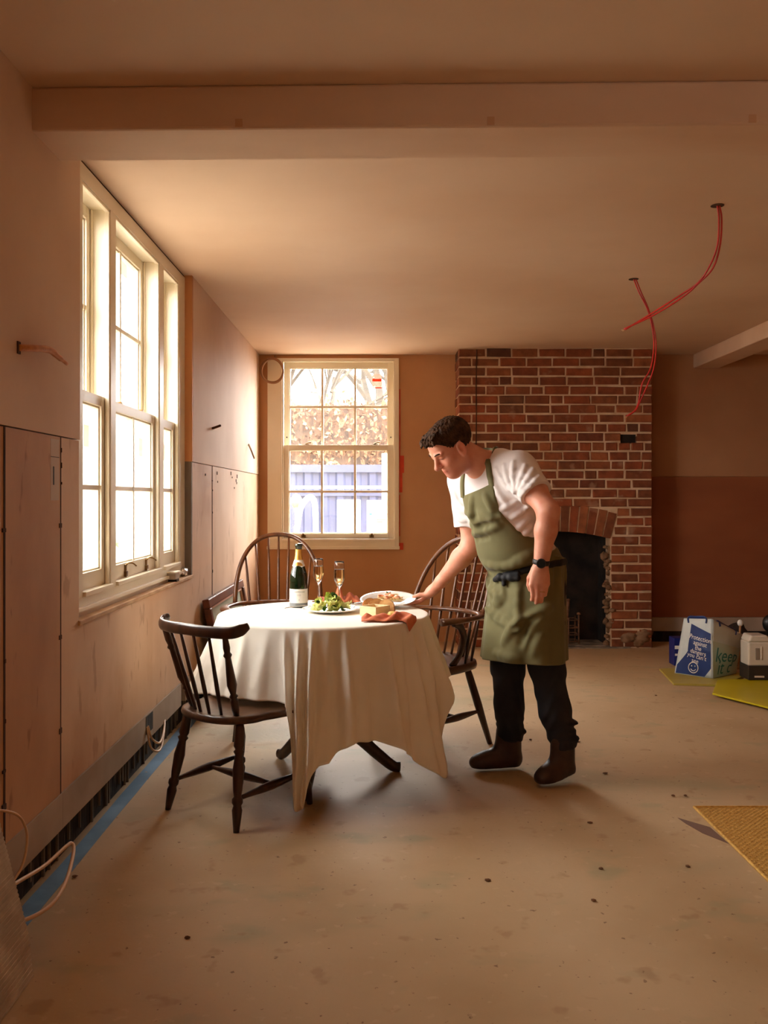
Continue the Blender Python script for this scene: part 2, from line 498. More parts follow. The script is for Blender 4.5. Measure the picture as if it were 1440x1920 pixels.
# back wall with its window opening
WB = (-0.986, 0.158, 0.817, 2.468)
bm = NB()
add_box(bm, -1.32, WB[0], BY, BY + 0.3, 0, H); add_box(bm, WB[1], RX, BY, BY + 0.3, 0, H)
add_box(bm, WB[0], WB[1], BY, BY + 0.3, 0, WB[2]); add_box(bm, WB[0], WB[1], BY, BY + 0.3, WB[3], H)
wb = put('wall_back', bm, m_board_dark, **S)
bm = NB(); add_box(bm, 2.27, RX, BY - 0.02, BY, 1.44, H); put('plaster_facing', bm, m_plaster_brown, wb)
bm = NB(); add_box(bm, 2.27, RX, BY - 0.012, BY, 0.215, 1.437); put('wall_board', bm, m_board_red, wb)
bm = NB(); add_box(bm, 2.27, RX, BY - 0.03, BY, 0.095, 0.213); put('base_strip', bm, m_grey_strip, wb)
bm = NB(); add_box(bm, 2.27, RX, BY - 0.006, BY, 0.0, 0.095); put('wall_gap', bm, m_gap, wb)
# red sealant round the right-hand side of the back window
bm = NB()
for (x0, x1, z0, z1) in ((0.160, 0.188, 1.30, 1.47), (0.160, 0.202, 1.47, 1.62), (0.160, 0.170, 1.62, 2.20), (0.160, 0.168, 0.92, 1.28), (0.158, 0.196, 0.80, 0.86)):
    add_box(bm, x0, x1, BY - 0.004, BY + 0.001, z0, z1)
put('sealant_strip', bm, m_redpaint, wb)

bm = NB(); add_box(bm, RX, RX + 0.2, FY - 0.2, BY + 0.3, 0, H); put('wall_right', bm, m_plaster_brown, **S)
bm = NB(); add_box(bm, -1.45, RX + 0.2, FY - 0.2, FY, 0, H)
put('wall_front', bm, m_plaster, **S)

# ceiling beams
bm = NB()
Mx = Matrix.Translation((WX, 2.69, 0)) @ Matrix.Rotation(math.radians(-1.15), 4, 'Z')
add_box(bm, -0.02, 5.5, 0, 0.25, 2.367, H, Mx)
tb = put('trim_1', bm, m_beam, bevel=0.008, **S)
bm = NB()
for x in (0.62, 1.38, 2.16): add_box(bm, x, x + 0.022, -0.003, 0.004, 2.372, 2.396, Mx)
put('patch', bm, M('orange_patch', (200, 156, 122), 0.8), tb)
bm = NB(); add_box(bm, 2.716, 2.94, 2.85, BY - 0.021, 2.38, H)
put('trim_2', bm, m_beam, bevel=0.008, **S)

# ------------------------------------------------------------------ sash windows
m_tan = glass_mat('tan_label_film', tint=(150, 130, 112), dust=0.25)
m_salmon = glass_mat('salmon_label_film', tint=(225, 180, 160), dust=0.1)
m_orst = glass_mat('orange_label_film', tint=(225, 120, 85), dust=0.05)
def wbox(bm, O, U, Nn, u0, u1, v0, v1, n0, n1):
    """box in window coordinates: u along the wall, v up, n into the room"""
    vs = []
    for (u, v, n) in ((u0,v0,n0),(u1,v0,n0),(u1,v1,n0),(u0,v1,n0),(u0,v0,n1),(u1,v0,n1),(u1,v1,n1),(u0,v1,n1)):
        vs.append(bm.verts.new(Vector(O) + Vector(U) * u + Vector((0, 0, v)) + Vector(Nn) * n))
    for f in ((0,3,2,1),(4,5,6,7),(0,1,5,4),(1,2,6,5),(2,3,7,6),(3,0,4,7)):
        bm.faces.new([vs[i] for i in f])

def sash(root, O, U, Nn, u0, u1, v0, v1, n0, n1, cols, rows, top, bot, stile=0.045, bar=0.02, name='lower_sash'):
    bm = NB()
    wbox(bm, O, U, Nn, u0, u0 + stile, v0, v1, n0, n1); wbox(bm, O, U, Nn, u1 - stile, u1, v0, v1, n0, n1)
    wbox(bm, O, U, Nn, u0 + stile, u1 - stile, v0, v0 + bot, n0, n1); wbox(bm, O, U, Nn, u0 + stile, u1 - stile, v1 - top, v1, n0, n1)
    gu0, gu1, gv0, gv1 = u0 + stile, u1 - stile, v0 + bot, v1 - top
    # inner glazing moulding
    for (a, b, c, d) in ((gu0, gu0 + 0.008, gv0, gv1), (gu1 - 0.008, gu1, gv0, gv1), (gu0, gu1, gv0, gv0 + 0.008), (gu0, gu1, gv1 - 0.008, gv1)):
        wbox(bm, O, U, Nn, a, b, c, d, n0 + 0.006, n1 - 0.010)
    for i in range(1, cols):
        x = gu0 + (gu1 - gu0) * i / cols; wbox(bm, O, U, Nn, x - bar/2, x + bar/2, gv0, gv1, n0 + 0.006, n1 - 0.004)
    for j in range(1, rows):
        z = gv0 + (gv1 - gv0) * j / rows; wbox(bm, O, U, Nn, gu0, gu1, z - bar/2, z + bar/2, n0 + 0.007, n1 - 0.005)
    s = put(name, bm, m_cream, root, bevel=0.002)
    bm = NB(); nn = (n0 + n1) / 2
    wbox(bm, O, U, Nn, gu0 - 0.004, gu1 + 0.004, gv0 - 0.004, gv1 + 0.004, nn - 0.002, nn + 0.002)
    put('glass_pane', bm, m_glass, s)
    return s

def left_window(name, y_edges, hardware=True):
    O = (-1.10, 0, 0); U = (0, 1, 0); Nn = (1, 0, 0)
    root = empty(name, (0, 0, 0), **S)
    bm = NB()
    a = y_edges
    v0, v1, vm = 0.885, 2.425, 1.655
    def post(u0, u1): wbox(bm, O, U, Nn, u0, u1, v0 - .001, v1 + .001, -0.164, -0.0005)
    post(a[0], a[1]); post(a[2], a[3]); post(a[4], a[5]); post(a[6], a[7])
    wbox(bm, O, U, Nn, a[0], a[7], v1, 2.488, -0.165, 0.0); wbox(bm, O, U, Nn, a[0], a[7], 0.80, v0, -0.165, 0.0)
    for (p, q) in ((a[1], a[2]), (a[3], a[4]), (a[5], a[6])):
        # staff bead round each light, parting beads between sashes
        wbox(bm, O, U, Nn, p, p + 0.012, v0, v1, -0.022, -0.004); wbox(bm, O, U, Nn, q - 0.012, q, v0, v1, -0.022, -0.004)
        wbox(bm, O, U, Nn, p, q, v1 - 0.012, v1, -0.022, -0.004); wbox(bm, O, U, Nn, p, q, v0, v0 + 0.018, -0.022, 0.012)
        wbox(bm, O, U, Nn, p, p + 0.008, v0, v1, -0.082, -0.072); wbox(bm, O, U, Nn, q - 0.008, q, v0, v1, -0.082, -0.072)
    # moulded apron below the frame
    wbox(bm, O, U, Nn, a[0], a[7], 0.835, 0.850, -0.02, 0.012)
    put('window_frame', bm, m_cream, root, bevel=0.002)
    bm = NB(); wbox(bm, O, U, Nn, a[0] - 0.02, a[7] + 0.02, 2.488, 2.50, -0.165, -0.006)
    put('head_gap', bm, m_joint, root)
    for (p, q, c) in ((a[1], a[2], 1), (a[3], a[4], 2), (a[5], a[6], 1)):
        sash(root, O, U, Nn, p + 0.001, q - 0.001, vm - 0.035, v1, -0.127, -0.084, c, 2, 0.05, 0.04, name='upper_sash')
        ls = sash(root, O, U, Nn, p + 0.001, q - 0.001, v0 + 0.006, vm + 0.005, -0.070, -0.024, c, 2, 0.042, 0.075, name='lower_sash')
        if not hardware: continue
        w = q - p
        bm = NB(); u = p + w * (0.42 if c == 1 else 0.70); wbox(bm, O, U, Nn, u, u + 0.06, 1.45, 1.535, -0.0455, -0.0445)
        put('glass_label', bm, m_tan, ls)
        if c == 2:
            for uu in (p + w * 0.28, p + w * 0.75):
                h = NB()
                wbox(h, O, U, Nn, uu - 0.012, uu + 0.012, v0 + 0.020, v0 + 0.046, -0.024, -0.012)
                wbox(h, O, U, Nn, uu - 0.007, uu + 0.007, v0 + 0.046, v0 + 0.074, -0.024, -0.016)
                pts = smooth_path([Vector((-1.118, uu, v0 + 0.070)), Vector((-1.108, uu, v0 + 0.080)), Vector((-1.090, uu + 0.006, v0 + 0.079)), Vector((-1.074, uu + 0.010, v0 + 0.066))], 5)
                add_tube(h, pts, 0.0036, 8)
                put('sash_lift', h, m_brass, ls, bevel=0.0015)
                bk = NB(); wbox(bk, O, U, Nn, uu - 0.014, uu + 0.014, vm + 0.005, vm + 0.017, -0.06, -0.034); put('sash_lock', bk, m_brass, ls, bevel=0.002)
    return root
left_window('window_1', [3.13, 3.27, 3.61, 3.68, 4.41, 4.49, 4.83, 4.972])
left_window('added_fill_window', [-1.59, -1.52, -1.22, -1.17, -0.43, -0.38, -0.08, -0.01], hardware=False)  # unseen window added to light the near end of the room

# back window: six over six
O = (0, BY, 0); U = (1, 0, 0); Nn = (0, -1, 0)
w2 = empty('window_2', (0, 0, 0), **S)
def bu(px): return (px - VPX) * BY / F_PX
def bv(py): return EYE_Z - (py - VPY) * BY / F_PX
bm = NB()
x0, x1, z0, z1 = WB
wbox(bm, O, U, Nn, x0, bu(529), z0, z1, -0.16, 0.020)              # wide left lining
wbox(bm, O, U, Nn, bu(740), x1, z0, z1, -0.16, 0.020)
wbox(bm, O, U, Nn, bu(529), bu(740), bv(676), z1, -0.16, 0.020)
wbox(bm, O, U, Nn, bu(529), bu(740), z0, bv(1010), -0.16, 0.020)
wbox(bm, O, U, Nn, x0 - 0.005, x1 + 0.006, z0 - 0.012, z0 + 0.014, -0.02, 0.036)   # nosing below
wbox(bm, O, U, Nn, bu(529), bu(740), bv(1015), bv(1010), -0.02, 0.030)
for (a, b, c, d) in ((bu(529), bu(531.5), bv(1010), bv(676)), (bu(737.5), bu(740), bv(1010), bv(676)), (bu(529), bu(740), bv(678.5), bv(676))):
    wbox(bm, O, U, Nn, a, b, c, d, -0.02, 0.012)
put('window_frame', bm, m_cream, w2, bevel=0.002)
us = sash(w2, O, U, Nn, bu(531), bu(738), bv(843), bv(677), -0.105, -0.062, 3, 2, 0.05, 0.035, stile=0.048, name='upper_sash')
ls = sash(w2, O, U, Nn, bu(531), bu(738), bv(1013), bv(834), -0.058, -0.014, 3, 2, 0.042, 0.058, stile=0.048, name='lower_sash')
for px in (574, 703):
    bm = NB(); x = bu(px)
    wbox(bm, O, U, Nn, x - 0.04, x + 0.03, bv(834), bv(832.4), -0.056, -0.03)
    add_tube(bm, smooth_path([(x - 0.01, BY + 0.04, bv(832)), (x + 0.02, BY + 0.036, bv(829.5)), (x + 0.045, BY + 0.03, bv(829))], 4), 0.006, 8)
    put('sash_lock', bm, m_brass, ls, bevel=0.002)
for px in (569, 697):
    bm = NB(); x = bu(px)
    wbox(bm, O, U, Nn, x - 0.02, x + 0.02, bv(1008), bv(1003), -0.014, -0.004)
    add_tube(bm, smooth_path([(x, BY + 0.008, bv(1005)), (x, BY - 0.012, bv(1001)), (x, BY - 0.034, bv(1001.5))], 4), 0.011, 8)
    put('sash_lift', bm, m_brass, ls, bevel=0.002)
for px in (536.5, 733):
    bm = NB(); x = bu(px); z = bv(819); add_turned(bm, (x, BY + 0.066, z), (x, BY + 0.056, z), [(0, .006), (1, .006)], 10)
    put('stop_screw', bm, m_black, us)
bm = NB(); wbox(bm, O, U, Nn, bu(698), bu(716), bv(726), bv(699), -0.0815, -0.0805); gl_lab = put('glass_label', bm, m_salmon, us)
bm = NB()
for (a, b) in ((713, 708), (726, 724)): wbox(bm, O, U, Nn, bu(698), bu(716), bv(a), bv(b), -0.0803, -0.0798)
put('label_stripe', bm, m_orst, gl_lab)

# ------------------------------------------------------------------ brick chimney breast
CX0, CX1, CY = 0.65, 2.262, 7.38
OX0, OX1 = 1.00, 1.916
ocx = (OX0 + OX1) / 2; half = (OX1 - OX0) / 2
AR = 1.778; acz = 0.972 - AR; aout = AR + 0.225
aang = math.asin(half / AR)
def excl(z):
    """half width kept free of coursed bricks at height z"""
    zs = acz + AR * math.cos(aang)
    if z < zs: return half
    if z > acz + aout: return 0.0
    r_here = z - acz
    wl_ = r_here * math.tan(aang)
    if math.hypot(wl_, r_here) <= aout: return wl_
    return math.sqrt(max(0, aout**2 - r_here**2))
hole = (2.00, 2.135, 1.705, 1.782)
CH = H / 32.0
rng = random.Random(3)
bm = NB()
def brick(x0, x1, z0, z1, y0, depth):
    if x1 - x0 < 0.02: return
    j = lambda a: rng.uniform(-a, a)
    y = y0 + rng.uniform(-0.006, 0.003)
    ch = 0.006
    zz0, zz1 = z0 + j(.0025), z1 + j(.0025)
    a = [(x0 + j(.003), zz0 + j(.002)), (x1 + j(.003), zz0 + j(.002)), (x1 + j(.003), zz1 + j(.002)), (x0 + j(.003), zz1 + j(.002))]
    cx_ = sum(p[0] for p in a) / 4; cz_ = sum(p[1] for p in a) / 4
    f = [bm.verts.new((cx_ + (p[0]-cx_) * (1 - 2*ch/(x1-x0)), y, cz_ + (p[1]-cz_) * (1 - 2*ch/(z1-z0)))) for p in a]
    m = [bm.verts.new((p[0], y + ch, p[1])) for p in a]
    b = [bm.verts.new((p[0], y0 + depth, p[1])) for p in a]
    bm.faces.new(f)
    for r0, r1 in ((f, m), (m, b)):
        for i in range(4): bm.faces.new([r0[i], r1[i], r1[(i+1) % 4], r0[(i+1) % 4]])
joint = 0.0145
for c in range(32):
    z0 = c * CH + joint / 2; z1 = (c + 1) * CH - joint / 2
    zc = (z0 + z1) / 2
    ex = max(excl(z0), excl(z1)) if zc < acz + aout else 0
    spans = [(CX0, CX1)] if ex < 0.03 else [(CX0, ocx - ex - 0.008), (ocx + ex + 0.008, CX1)]
    for (sa, sb) in spans:
        x = sa
        first = True
        while x < sb - 0.01:
            ln = rng.choice([0.225, 0.225, 0.23, 0.215, 0.108, 0.16]) if not first else (0.225 if c % 2 else 0.108)
            if sb - (x + ln) < 0.06: ln = sb - x
            xe = min(x + ln, sb)
            if not (zc > hole[2] and zc < hole[3] and xe > hole[0] and x < hole[1]):
                brick(x + joint/2 if x > sa else x, xe - joint/2 if xe < sb else xe, z0, z1, CY, 0.10)
            else:
                if x < hole[0] - 0.02: brick(x + joint/2, hole[0], z0, z1, CY, 0.10)
                if xe > hole[1] + 0.02: brick(hole[1], xe - joint/2, z0, z1, CY, 0.10)
            x = xe; first = False
    # returns of the breast
    y = CY + 0.11
    for k in range(2):
        ye = min(y + (0.22 if (c + k) % 2 else 0.105), BY)
        if ye - y > 0.03:
            add_box(bm, CX0 - rng.uniform(-.003, .005), CX0 + 0.09, y, ye - joint, z0, z1)
            add_box(bm, CX1 - 0.09, CX1 + rng.uniform(-.003, .005), y, ye - joint, z0, z1)
        y = ye
# arch voussoirs
nv = 13
for i in range(nv):
    a0 = -aang + 2 * aang * i / nv + 0.0032; a1 = -aang + 2 * aang * (i + 1) / nv - 0.0032
    y = CY + rng.uniform(-.006, .003)
    ro = aout + rng.uniform(-.012, .0)
    pr = [(ocx + r * math.sin(a), acz + r * math.cos(a)) for (r, a) in ((AR, a0), (AR, a1), (ro, a1), (ro, a0))]
    f = [bm.verts.new((p[0], y, p[1])) for p in pr]; b = [bm.verts.new((p[0], CY + 0.11, p[1])) for p in pr]
    bm.faces.new(f); bm.faces.new(list(reversed(b)))
    for k in range(4): bm.faces.new([f[k], b[k], b[(k+1) % 4], f[(k+1) % 4]])
chim = empty('wall_chimney', (0, 0, 0), **S)
put('brickwork', bm, m_brick, chim)
# mortar body
bm = NB()
my0, my1 = CY + 0.0075, BY
mx0, mx1 = CX0 + 0.005, CX1 - 0.005
def mbox(a, b, c, d): add_box(bm, a, b, my0, my1, c, d)
mbox(mx0, OX0, 0, 1.2); mbox(OX1, mx1, 0, 1.2)
mbox(mx0, hole[0], 1.2, H); mbox(hole[1], mx1, 1.2, H); mbox(hole[0], hole[1], 1.2, hole[2]); mbox(hole[0], hole[1], hole[3], H)
seg = 14
for i in range(seg):
    a = OX0 + (OX1 - OX0) * i / seg; b = OX0 + (OX1 - OX0) * (i + 1) / seg
    za = acz + math.sqrt(AR**2 - ((a) - ocx)**2) + 0.002; zb_ = acz + math.sqrt(AR**2 - (b - ocx)**2) + 0.002
    vs = [bm.verts.new(p) for p in ((a, my0, za), (b, my0, zb_), (b, my0, 1.2), (a, my0, 1.2), (a, my1, za), (b, my1, zb_), (b, my1, 1.2), (a, my1, 1.2))]
    for f in ((0,1,2,3),(7,6,5,4),(0,4,5,1)): bm.faces.new([vs[k] for k in f])
put('mortar', bm, m_mortar, chim)
# sooty firebox, and painted shade for the brick hole
bm = NB()
fy = BY + 0.10
def quad(*p): bm.faces.new([bm.verts.new(q) for q in p])
add_box(bm, OX0 + 0.002, OX0 + 0.03, CY + 0.16, fy, 0, 0.93); add_box(bm, OX1 - 0.03, OX1 - 0.002, CY + 0.16, fy, 0, 0.93)
add_box(bm, OX0, OX1, BY - 0.02, BY - 0.002, 0, 1.1); add_box(bm, hole[0] - .001, hole[1] + .001, CY + .04, BY - .03, hole[2] - .001, hole[3] + .001); add_box(bm, OX0, OX1, CY + 0.12, BY, 0.985, 1.02)  # middle block darkens the open brick hole, painting in its shade
put('firebox_and_hole_shade', bm, m_soot_shade, chim)
bm = NB(); add_box(bm, OX0 - 0.02, OX1 + 0.16, CY - 0.03, CY + 0.02, 0.0, 0.012); add_box(bm, OX0, OX1, CY + 0.02, BY, 0.0, 0.02)
put('hearth_slab', bm, m_stone, chim)
# rough unplastered right jamb
bm = NB()
rng = random.Random(8)
for k in range(40):
    z = rng.uniform(0.02, 0.86)
    add_blob(bm, (OX1 - 0.015 + rng.uniform(-.02, .03), CY + rng.uniform(-.002, .10), z), (rng.uniform(.015, .04), 0.02, rng.uniform(.015, .04)), k, 0.4, 1)
for k in range(12):
    add_blob(bm, (rng.uniform(1.98, 2.22), CY + 0.004, rng.uniform(0.03, 0.14)), (rng.uniform(.04, .09), 0.012, rng.uniform(.02, .035)), k + 50, 0.4, 1)
put('rough_render', bm, M('crumbly_render', (150, 118, 88), 0.95, c2=(112, 80, 54), scale=12, bump=0.5, bscale=60), chim, smooth=True)
bm = NB(); add_tube(bm, [(0.792, CY - 0.003, 1.55), (0.796, CY - 0.003, 1.9), (0.794, CY - 0.003, 2.2), (0.80, CY - 0.003, 2.49)], 0.005, 6)
put('chase_line', bm, m_joint, chim)

# blue tape along the floor edge
bm = NB()
ys = [2.0 + 0.25 * k for k in range(23)]
rng = random.Random(2)
L_ = [bm.verts.new((-1.094 + rng.uniform(-.004, .004), y, 0.0015)) for y in ys]; R_ = [bm.verts.new((-1.034 + rng.uniform(-.003, .003), y, 0.0015)) for y in ys]
for k in range(len(ys) - 1): bm.faces.new([L_[k], R_[k], R_[k+1], L_[k+1]])
ex_ = bmesh.ops.extrude_face_region(bm, geom=list(bm.faces))
for v in ex_['geom']:
    if isinstance(v, bmesh.types.BMVert): v.co.z -= 0.0012
put('floor_tape', bm, m_tape, label='strip of blue tape stuck along the floor under the left wall', cat='tape')
# ------------------------------------------------------------------ outside
m_lawn = M('pale_ground', (132, 122, 110), 0.9, c2=(110, 102, 90), scale=1)
bm = NB(); add_box(bm, -30, -1.46, -12, 40, -0.35, -0.25); add_box(bm, -1.46, 30, 8.2, 40, -0.35, -0.25)
put('ground', bm, m_lawn, **S)
m_navy = M('navy_steel', (46, 52, 86), 0.5, c2=(38, 44, 74), scale=3)
cont = empty('shipping_container', (0.8, 13.0, -0.25), label='navy blue corrugated steel container standing beyond the back window', cat='container')
bm = NB()
x = -1.25
pts = []
while x < 4.2:
    pts += [(x, 12.0), (x + 0.08, 12.0), (x + 0.11, 12.035), (x + 0.19, 12.035)]; x += 0.22
pts += [(4.2, 12.0), (4.2, 14.2), (-1.25, 14.2)]
add_prism(bm, pts, -0.1, 1.60); put('corrugated_wall', bm, m_navy, cont, world_coords=True)
bm = NB(); add_box(bm, -1.30, 4.25, 11.95, 14.25, 1.60, 1.70); put('top_rail', bm, m_navy, cont, world_coords=True)
bm = NB(); add_box(bm, -1.30, 4.25, 11.96, 12.06, -0.25, -0.1); add_box(bm, -1.30, 4.25, 11.97, 12.05, 1.28, 1.32); put('side_rail', bm, m_navy, cont, world_coords=True)

# beech hedge
hedge_m = M('dry_beech_leaves', (190, 140, 96), 0.8, island=[(0, (106, 70, 44)), (1, (146, 112, 80)), (0.3, (126, 88, 58)), (0.6, (84, 56, 36)), (0.8, (136, 98, 66))])
rng = random.Random(21)
bm = NB()
for k in range(7600):
    x = rng.uniform(-3.6, 3.4); z = rng.uniform(0.9, 3.25) if rng.random() < .85 else rng.uniform(-0.2, 0.9)
    y = 14.9 + rng.uniform(0, 0.25) - 0.25 * mnoise.noise(Vector((x * 1.6, z * 1.6, 0)))
    if z > 2.95 + 0.3 * mnoise.noise(Vector((x * 2.0, 3.1, 0))): continue
    s = rng.uniform(0.035, 0.07)
    q = Quaternion((rng.uniform(-1, 1), rng.uniform(-1, 1), rng.uniform(-1, 1), rng.uniform(-1, 1))).normalized()
    vs = [bm.verts.new(Vector((x, y, z)) + q @ Vector(p)) for p in ((-s, 0, 0), (0, -s * .55, s * .1), (s, 0, 0), (0, s * .55, s * .1))]
    bm.faces.new(vs)
hd = put('hedge', bm, hedge_m, label='clipped beech hedge with dry copper leaves beyond the back window', cat='hedge')
bm = NB(); add_box(bm, -3.6, 3.4, 15.15, 15.9, -0.25, 2.85)
put('twig_mass', bm, M('brown_twigs', (98, 70, 48), 0.9, c2=(66, 46, 32), scale=8, stretch=(2, 2, .6)), hd)

# bare trees
m_bark = M('pale_bark', (62, 52, 40), 0.9, c2=(44, 37, 29), scale=6)
def bare_tree(x, y, h, seed, label):
    rng = random.Random(seed)
    bm = NB()
    def grow(p, d, ln, r, depth):
        q = p + d * ln
        mid = p.lerp(q, 0.5) + Vector((rng.uniform(-1, 1), rng.uniform(-1, 1), rng.uniform(-.3, .6))) * ln * 0.06
        add_tube(bm, smooth_path([p, mid, q], 3), [r * (1 - 0.3 * k / 6) for k in range(7)], 5)
        if depth == 0: return
        for k in range(3 if depth > 1 else 4):
            ax = Vector((rng.uniform(-1, 1), rng.uniform(-1, 1), rng.uniform(-.2, .2))).normalized()
            nd = (Quaternion(ax, rng.uniform(0.3, 0.75)) @ d + Vector((0, 0, 0.12))).normalized()
            grow(p.lerp(q, rng.uniform(0.6, 1.0)), nd, ln * rng.uniform(0.6, 0.8), r * 0.62, depth - 1)
    grow(Vector((x, y, -0.3)), Vector((rng.uniform(-.1, .1), 0, 1)).normalized(), h * 0.36, h * 0.024, 4)
    put('bare_tree', bm, m_bark, label=label, cat='tree', group='bare trees beyond the hedge')
bare_tree(-2.0, 19.0, 7.0, 1, 'bare winter tree seen through the left column of the back window')
bare_tree(0.1, 26.0, 10.0, 4, 'bare winter tree seen through the middle column of the back window')
bare_tree(2.9, 33.0, 12.0, 9, 'bare winter tree seen through the right column of the back window')
# site boards, pipe and barrier just outside the back window
def W2(px, py, d): return W(px, py, d)
b = empty('site_sign', W(706, 1000, 9.6), label='white site notice board with blue and red print outside back window', cat='sign')
p0 = W(688, 1003, 9.6); p1 = W(730, 938, 9.6)
bm = NB(); add_box(bm, p0.x, p1.x + 0.15, 9.6, 9.62, -0.25, p1.z); put('sign_panel', bm, m_paper, b, world_coords=True)
m_tp = M('teal_print_ink', (16, 84, 104), 0.7); m_rp = M('red_print_ink', (150, 30, 26), 0.7)
for (a, c, y_, t) in ((694, 724, 944, 1.6), (694, 716, 949, 1.6), (692, 698, 962, 4), (702, 726, 963, 1.4), (702, 720, 967, 1.2)):
    q0 = W(a, y_ + t, 9.6); q1 = W(c, y_, 9.6); bm = NB(); add_box(bm, q0.x, q1.x, 9.598, 9.601, q0.z, q1.z)
    put('printed_line', bm, m_tp, b, world_coords=True)
for (a, c, y_, t) in ((706, 724, 974, 1.6), (706, 718, 978, 1.6)):
    q0 = W(a, y_ + t, 9.6); q1 = W(c, y_, 9.6); bm = NB(); add_box(bm, q0.x, q1.x, 9.598, 9.601, q0.z, q1.z)
    put('printed_line', bm, m_rp, b, world_coords=True)
for (a, c, t, bt, d, mt, lab, nm, ct) in ((632, 676, 937, 1004, 9.9, M('pale_green_panel', (146, 152, 132), 0.7), 'pale green board leaning between sign and pipe outside back window', 'green_board', 'board'),
                              (642, 668, 952, 1004, 9.8, m_paper, 'white sheet in front of the pale green board outside back window', 'plastic_sheet', 'sheet')):
    q0 = W(a, bt, d); q1 = W(c, t, d); bm = NB(); add_box(bm, q0.x, q1.x, d, d + 0.03, -0.25, q1.z); put(nm, bm, mt, label=lab, cat=ct)
q0 = W(716, 905, 10.5); q1 = W(726, 850, 10.5)
bm = NB(); add_box(bm, q0.x, q1.x, 10.5, 10.56, -0.25, q1.z); put('white_post', bm, m_paper, label='white upright post outside the right side of back window', cat='post')
q0 = W(520, 916, 11.2); q1 = W(760, 911, 11.2)
bm = NB(); add_box(bm, q0.x, q1.x, 11.2, 11.26, q0.z, q1.z)
for xx in (q0.x + 0.05, q1.x - 0.05): add_box(bm, xx - 0.04, xx + 0.04, 11.2, 11.26, -0.25, q0.z)
put('white_rail', bm, m_paper, label='long white horizontal rail in front of the navy container', cat='rail')
bm = NB()
add_tube(bm, smooth_path([Vector((W(556, 1010, 9.3).x, 9.3, -.25)), W(556, 1010, 9.3), W(558, 985, 9.3), W(563, 955, 9.3), W(573, 938, 9.35), W(583, 932, 9.4), W(590, 945, 9.45), W(592, 985, 9.45), W(592, 1010, 9.45), Vector((W(592, 1010, 9.45).x, 9.45, -.25))], 6), 0.03, 8)
put('flexible_pipe', bm, m_paper, label='looped white flexible pipe outside the lower left panes', cat='pipe')
bm = NB(); add_blob(bm, W(556, 940, 10.2), (0.07, 0.05, 0.08), 2, 0.3); add_tube(bm, [W(556, 940, 10.2), Vector((W(556, 940, 10.2).x, 10.2, -0.25))], 0.02, 6)
put('site_lamp', bm, M('amber_plastic', (244, 178, 84), 0.4), smooth=True, label='amber lamp on a stake outside the lower left panes', cat='lamp')

# pale neighbouring house across from the left window
hs = empty('neighbour_house', (-6.5, 12, -0.25), label='pale rendered house opposite the left window', cat='house')
m_render = M('pale_render', (205, 196, 180), 0.9, c2=(192, 182, 166), scale=1)
bm = NB(); add_box(bm, -11, -6.0, 8.5, 24, -0.25, 3.2); put('rendered_wall', bm, m_render, hs, world_coords=True)
bm = NB()
for k in range(2):
    vs = None
poly = [(-11.4, 3.15), (-5.7, 3.15), (-8.5, 5.6)]
lo = [bm.verts.new((p[0], 8.3, p[1])) for p in poly]; hi = [bm.verts.new((p[0], 24.2, p[1])) for p in poly]
bm.faces.new(lo); bm.faces.new(list(reversed(hi)))
for i in range(3): bm.faces.new([lo[i], lo[(i+1) % 3], hi[(i+1) % 3], hi[i]])
put('tiled_roof', bm, M('grey_tiles', (140, 122, 108), 0.8, c2=(116, 98, 86), scale=5), hs, world_coords=True)
for yy in (10.2, 13.4, 17.0):
    bm = NB(); add_box(bm, -6.0, -5.95, yy, yy + 1.3, 0.9, 2.3); wn = put('house_window', bm, m_cream, hs, world_coords=True)
    bm = NB(); add_box(bm, -5.96, -5.945, yy + 0.1, yy + 1.2, 1.0, 2.2); put('pane', bm, M('grey_glass', (120, 124, 122), 0.2), wn)
fir = NB(); rng = random.Random(4)
for k in range(2600):
    t = rng.random() ** 0.6; a = rng.uniform(0, 6.283); r = (1.15 * (1 - t) + 0.1) * math.sqrt(rng.uniform(.4, 1)); s = rng.uniform(.05, .12)
    c = Vector((-4.2 + r * math.cos(a), 10.4 + r * math.sin(a), 0.1 + 4.6 * (t)))
    q = Quaternion((rng.uniform(-1, 1), rng.uniform(-1, 1), rng.uniform(-1, 1), rng.uniform(-1, 1))).normalized()
    fir.faces.new([fir.verts.new(c + q @ Vector(p)) for p in ((-s, 0, 0), (0, -s * .5, 0), (s, 0, 0), (0, s * .5, 0))])
tr = put('evergreen_tree', fir, M('dull_green_leaves', (130, 146, 96), 0.8, island=[(0, (66, 80, 44)), (1, (110, 116, 76)), (.5, (84, 96, 58))]), label='evergreen tree standing outside the left window', cat='tree')
bm = NB(); add_tube(bm, [(-4.2, 10.4, -0.25), (-4.2, 10.4, 2.0), (-4.2, 10.4, 4.0)], [0.09, 0.06, 0.02], 8); put('trunk', bm, m_bark, tr)
# ------------------------------------------------------------------ chairs
LEG = [(0, .013), (.06, .019), (.22, .021), (.25, .015), (.27, .022), (.30, .015), (.44, .0225), (.62, .018), (.68, .014), (.70, .021), (.735, .021), (.76, .015), (.80, .020), (1, .0115)]
SIMPLE_LEG = [(0, .015), (.15, .019), (.5, .0205), (1, .013)]
STRETCH = [(0, .008), (.12, .0095), (.38, .0165), (.5, .018), (.62, .0165), (.88, .0095), (1, .008)]
SPIN = [(0, .0062), (.35, .0088), (.7, .007), (1, .0055)]
POST = [(0, .011), (.08, .015), (.20, .016), (.23, .011), (.25, .017), (.28, .011), (.40, .0195), (.55, .016), (.74, .0115), (.77, .017), (.80, .011), (.86, .014), (1, .010)]

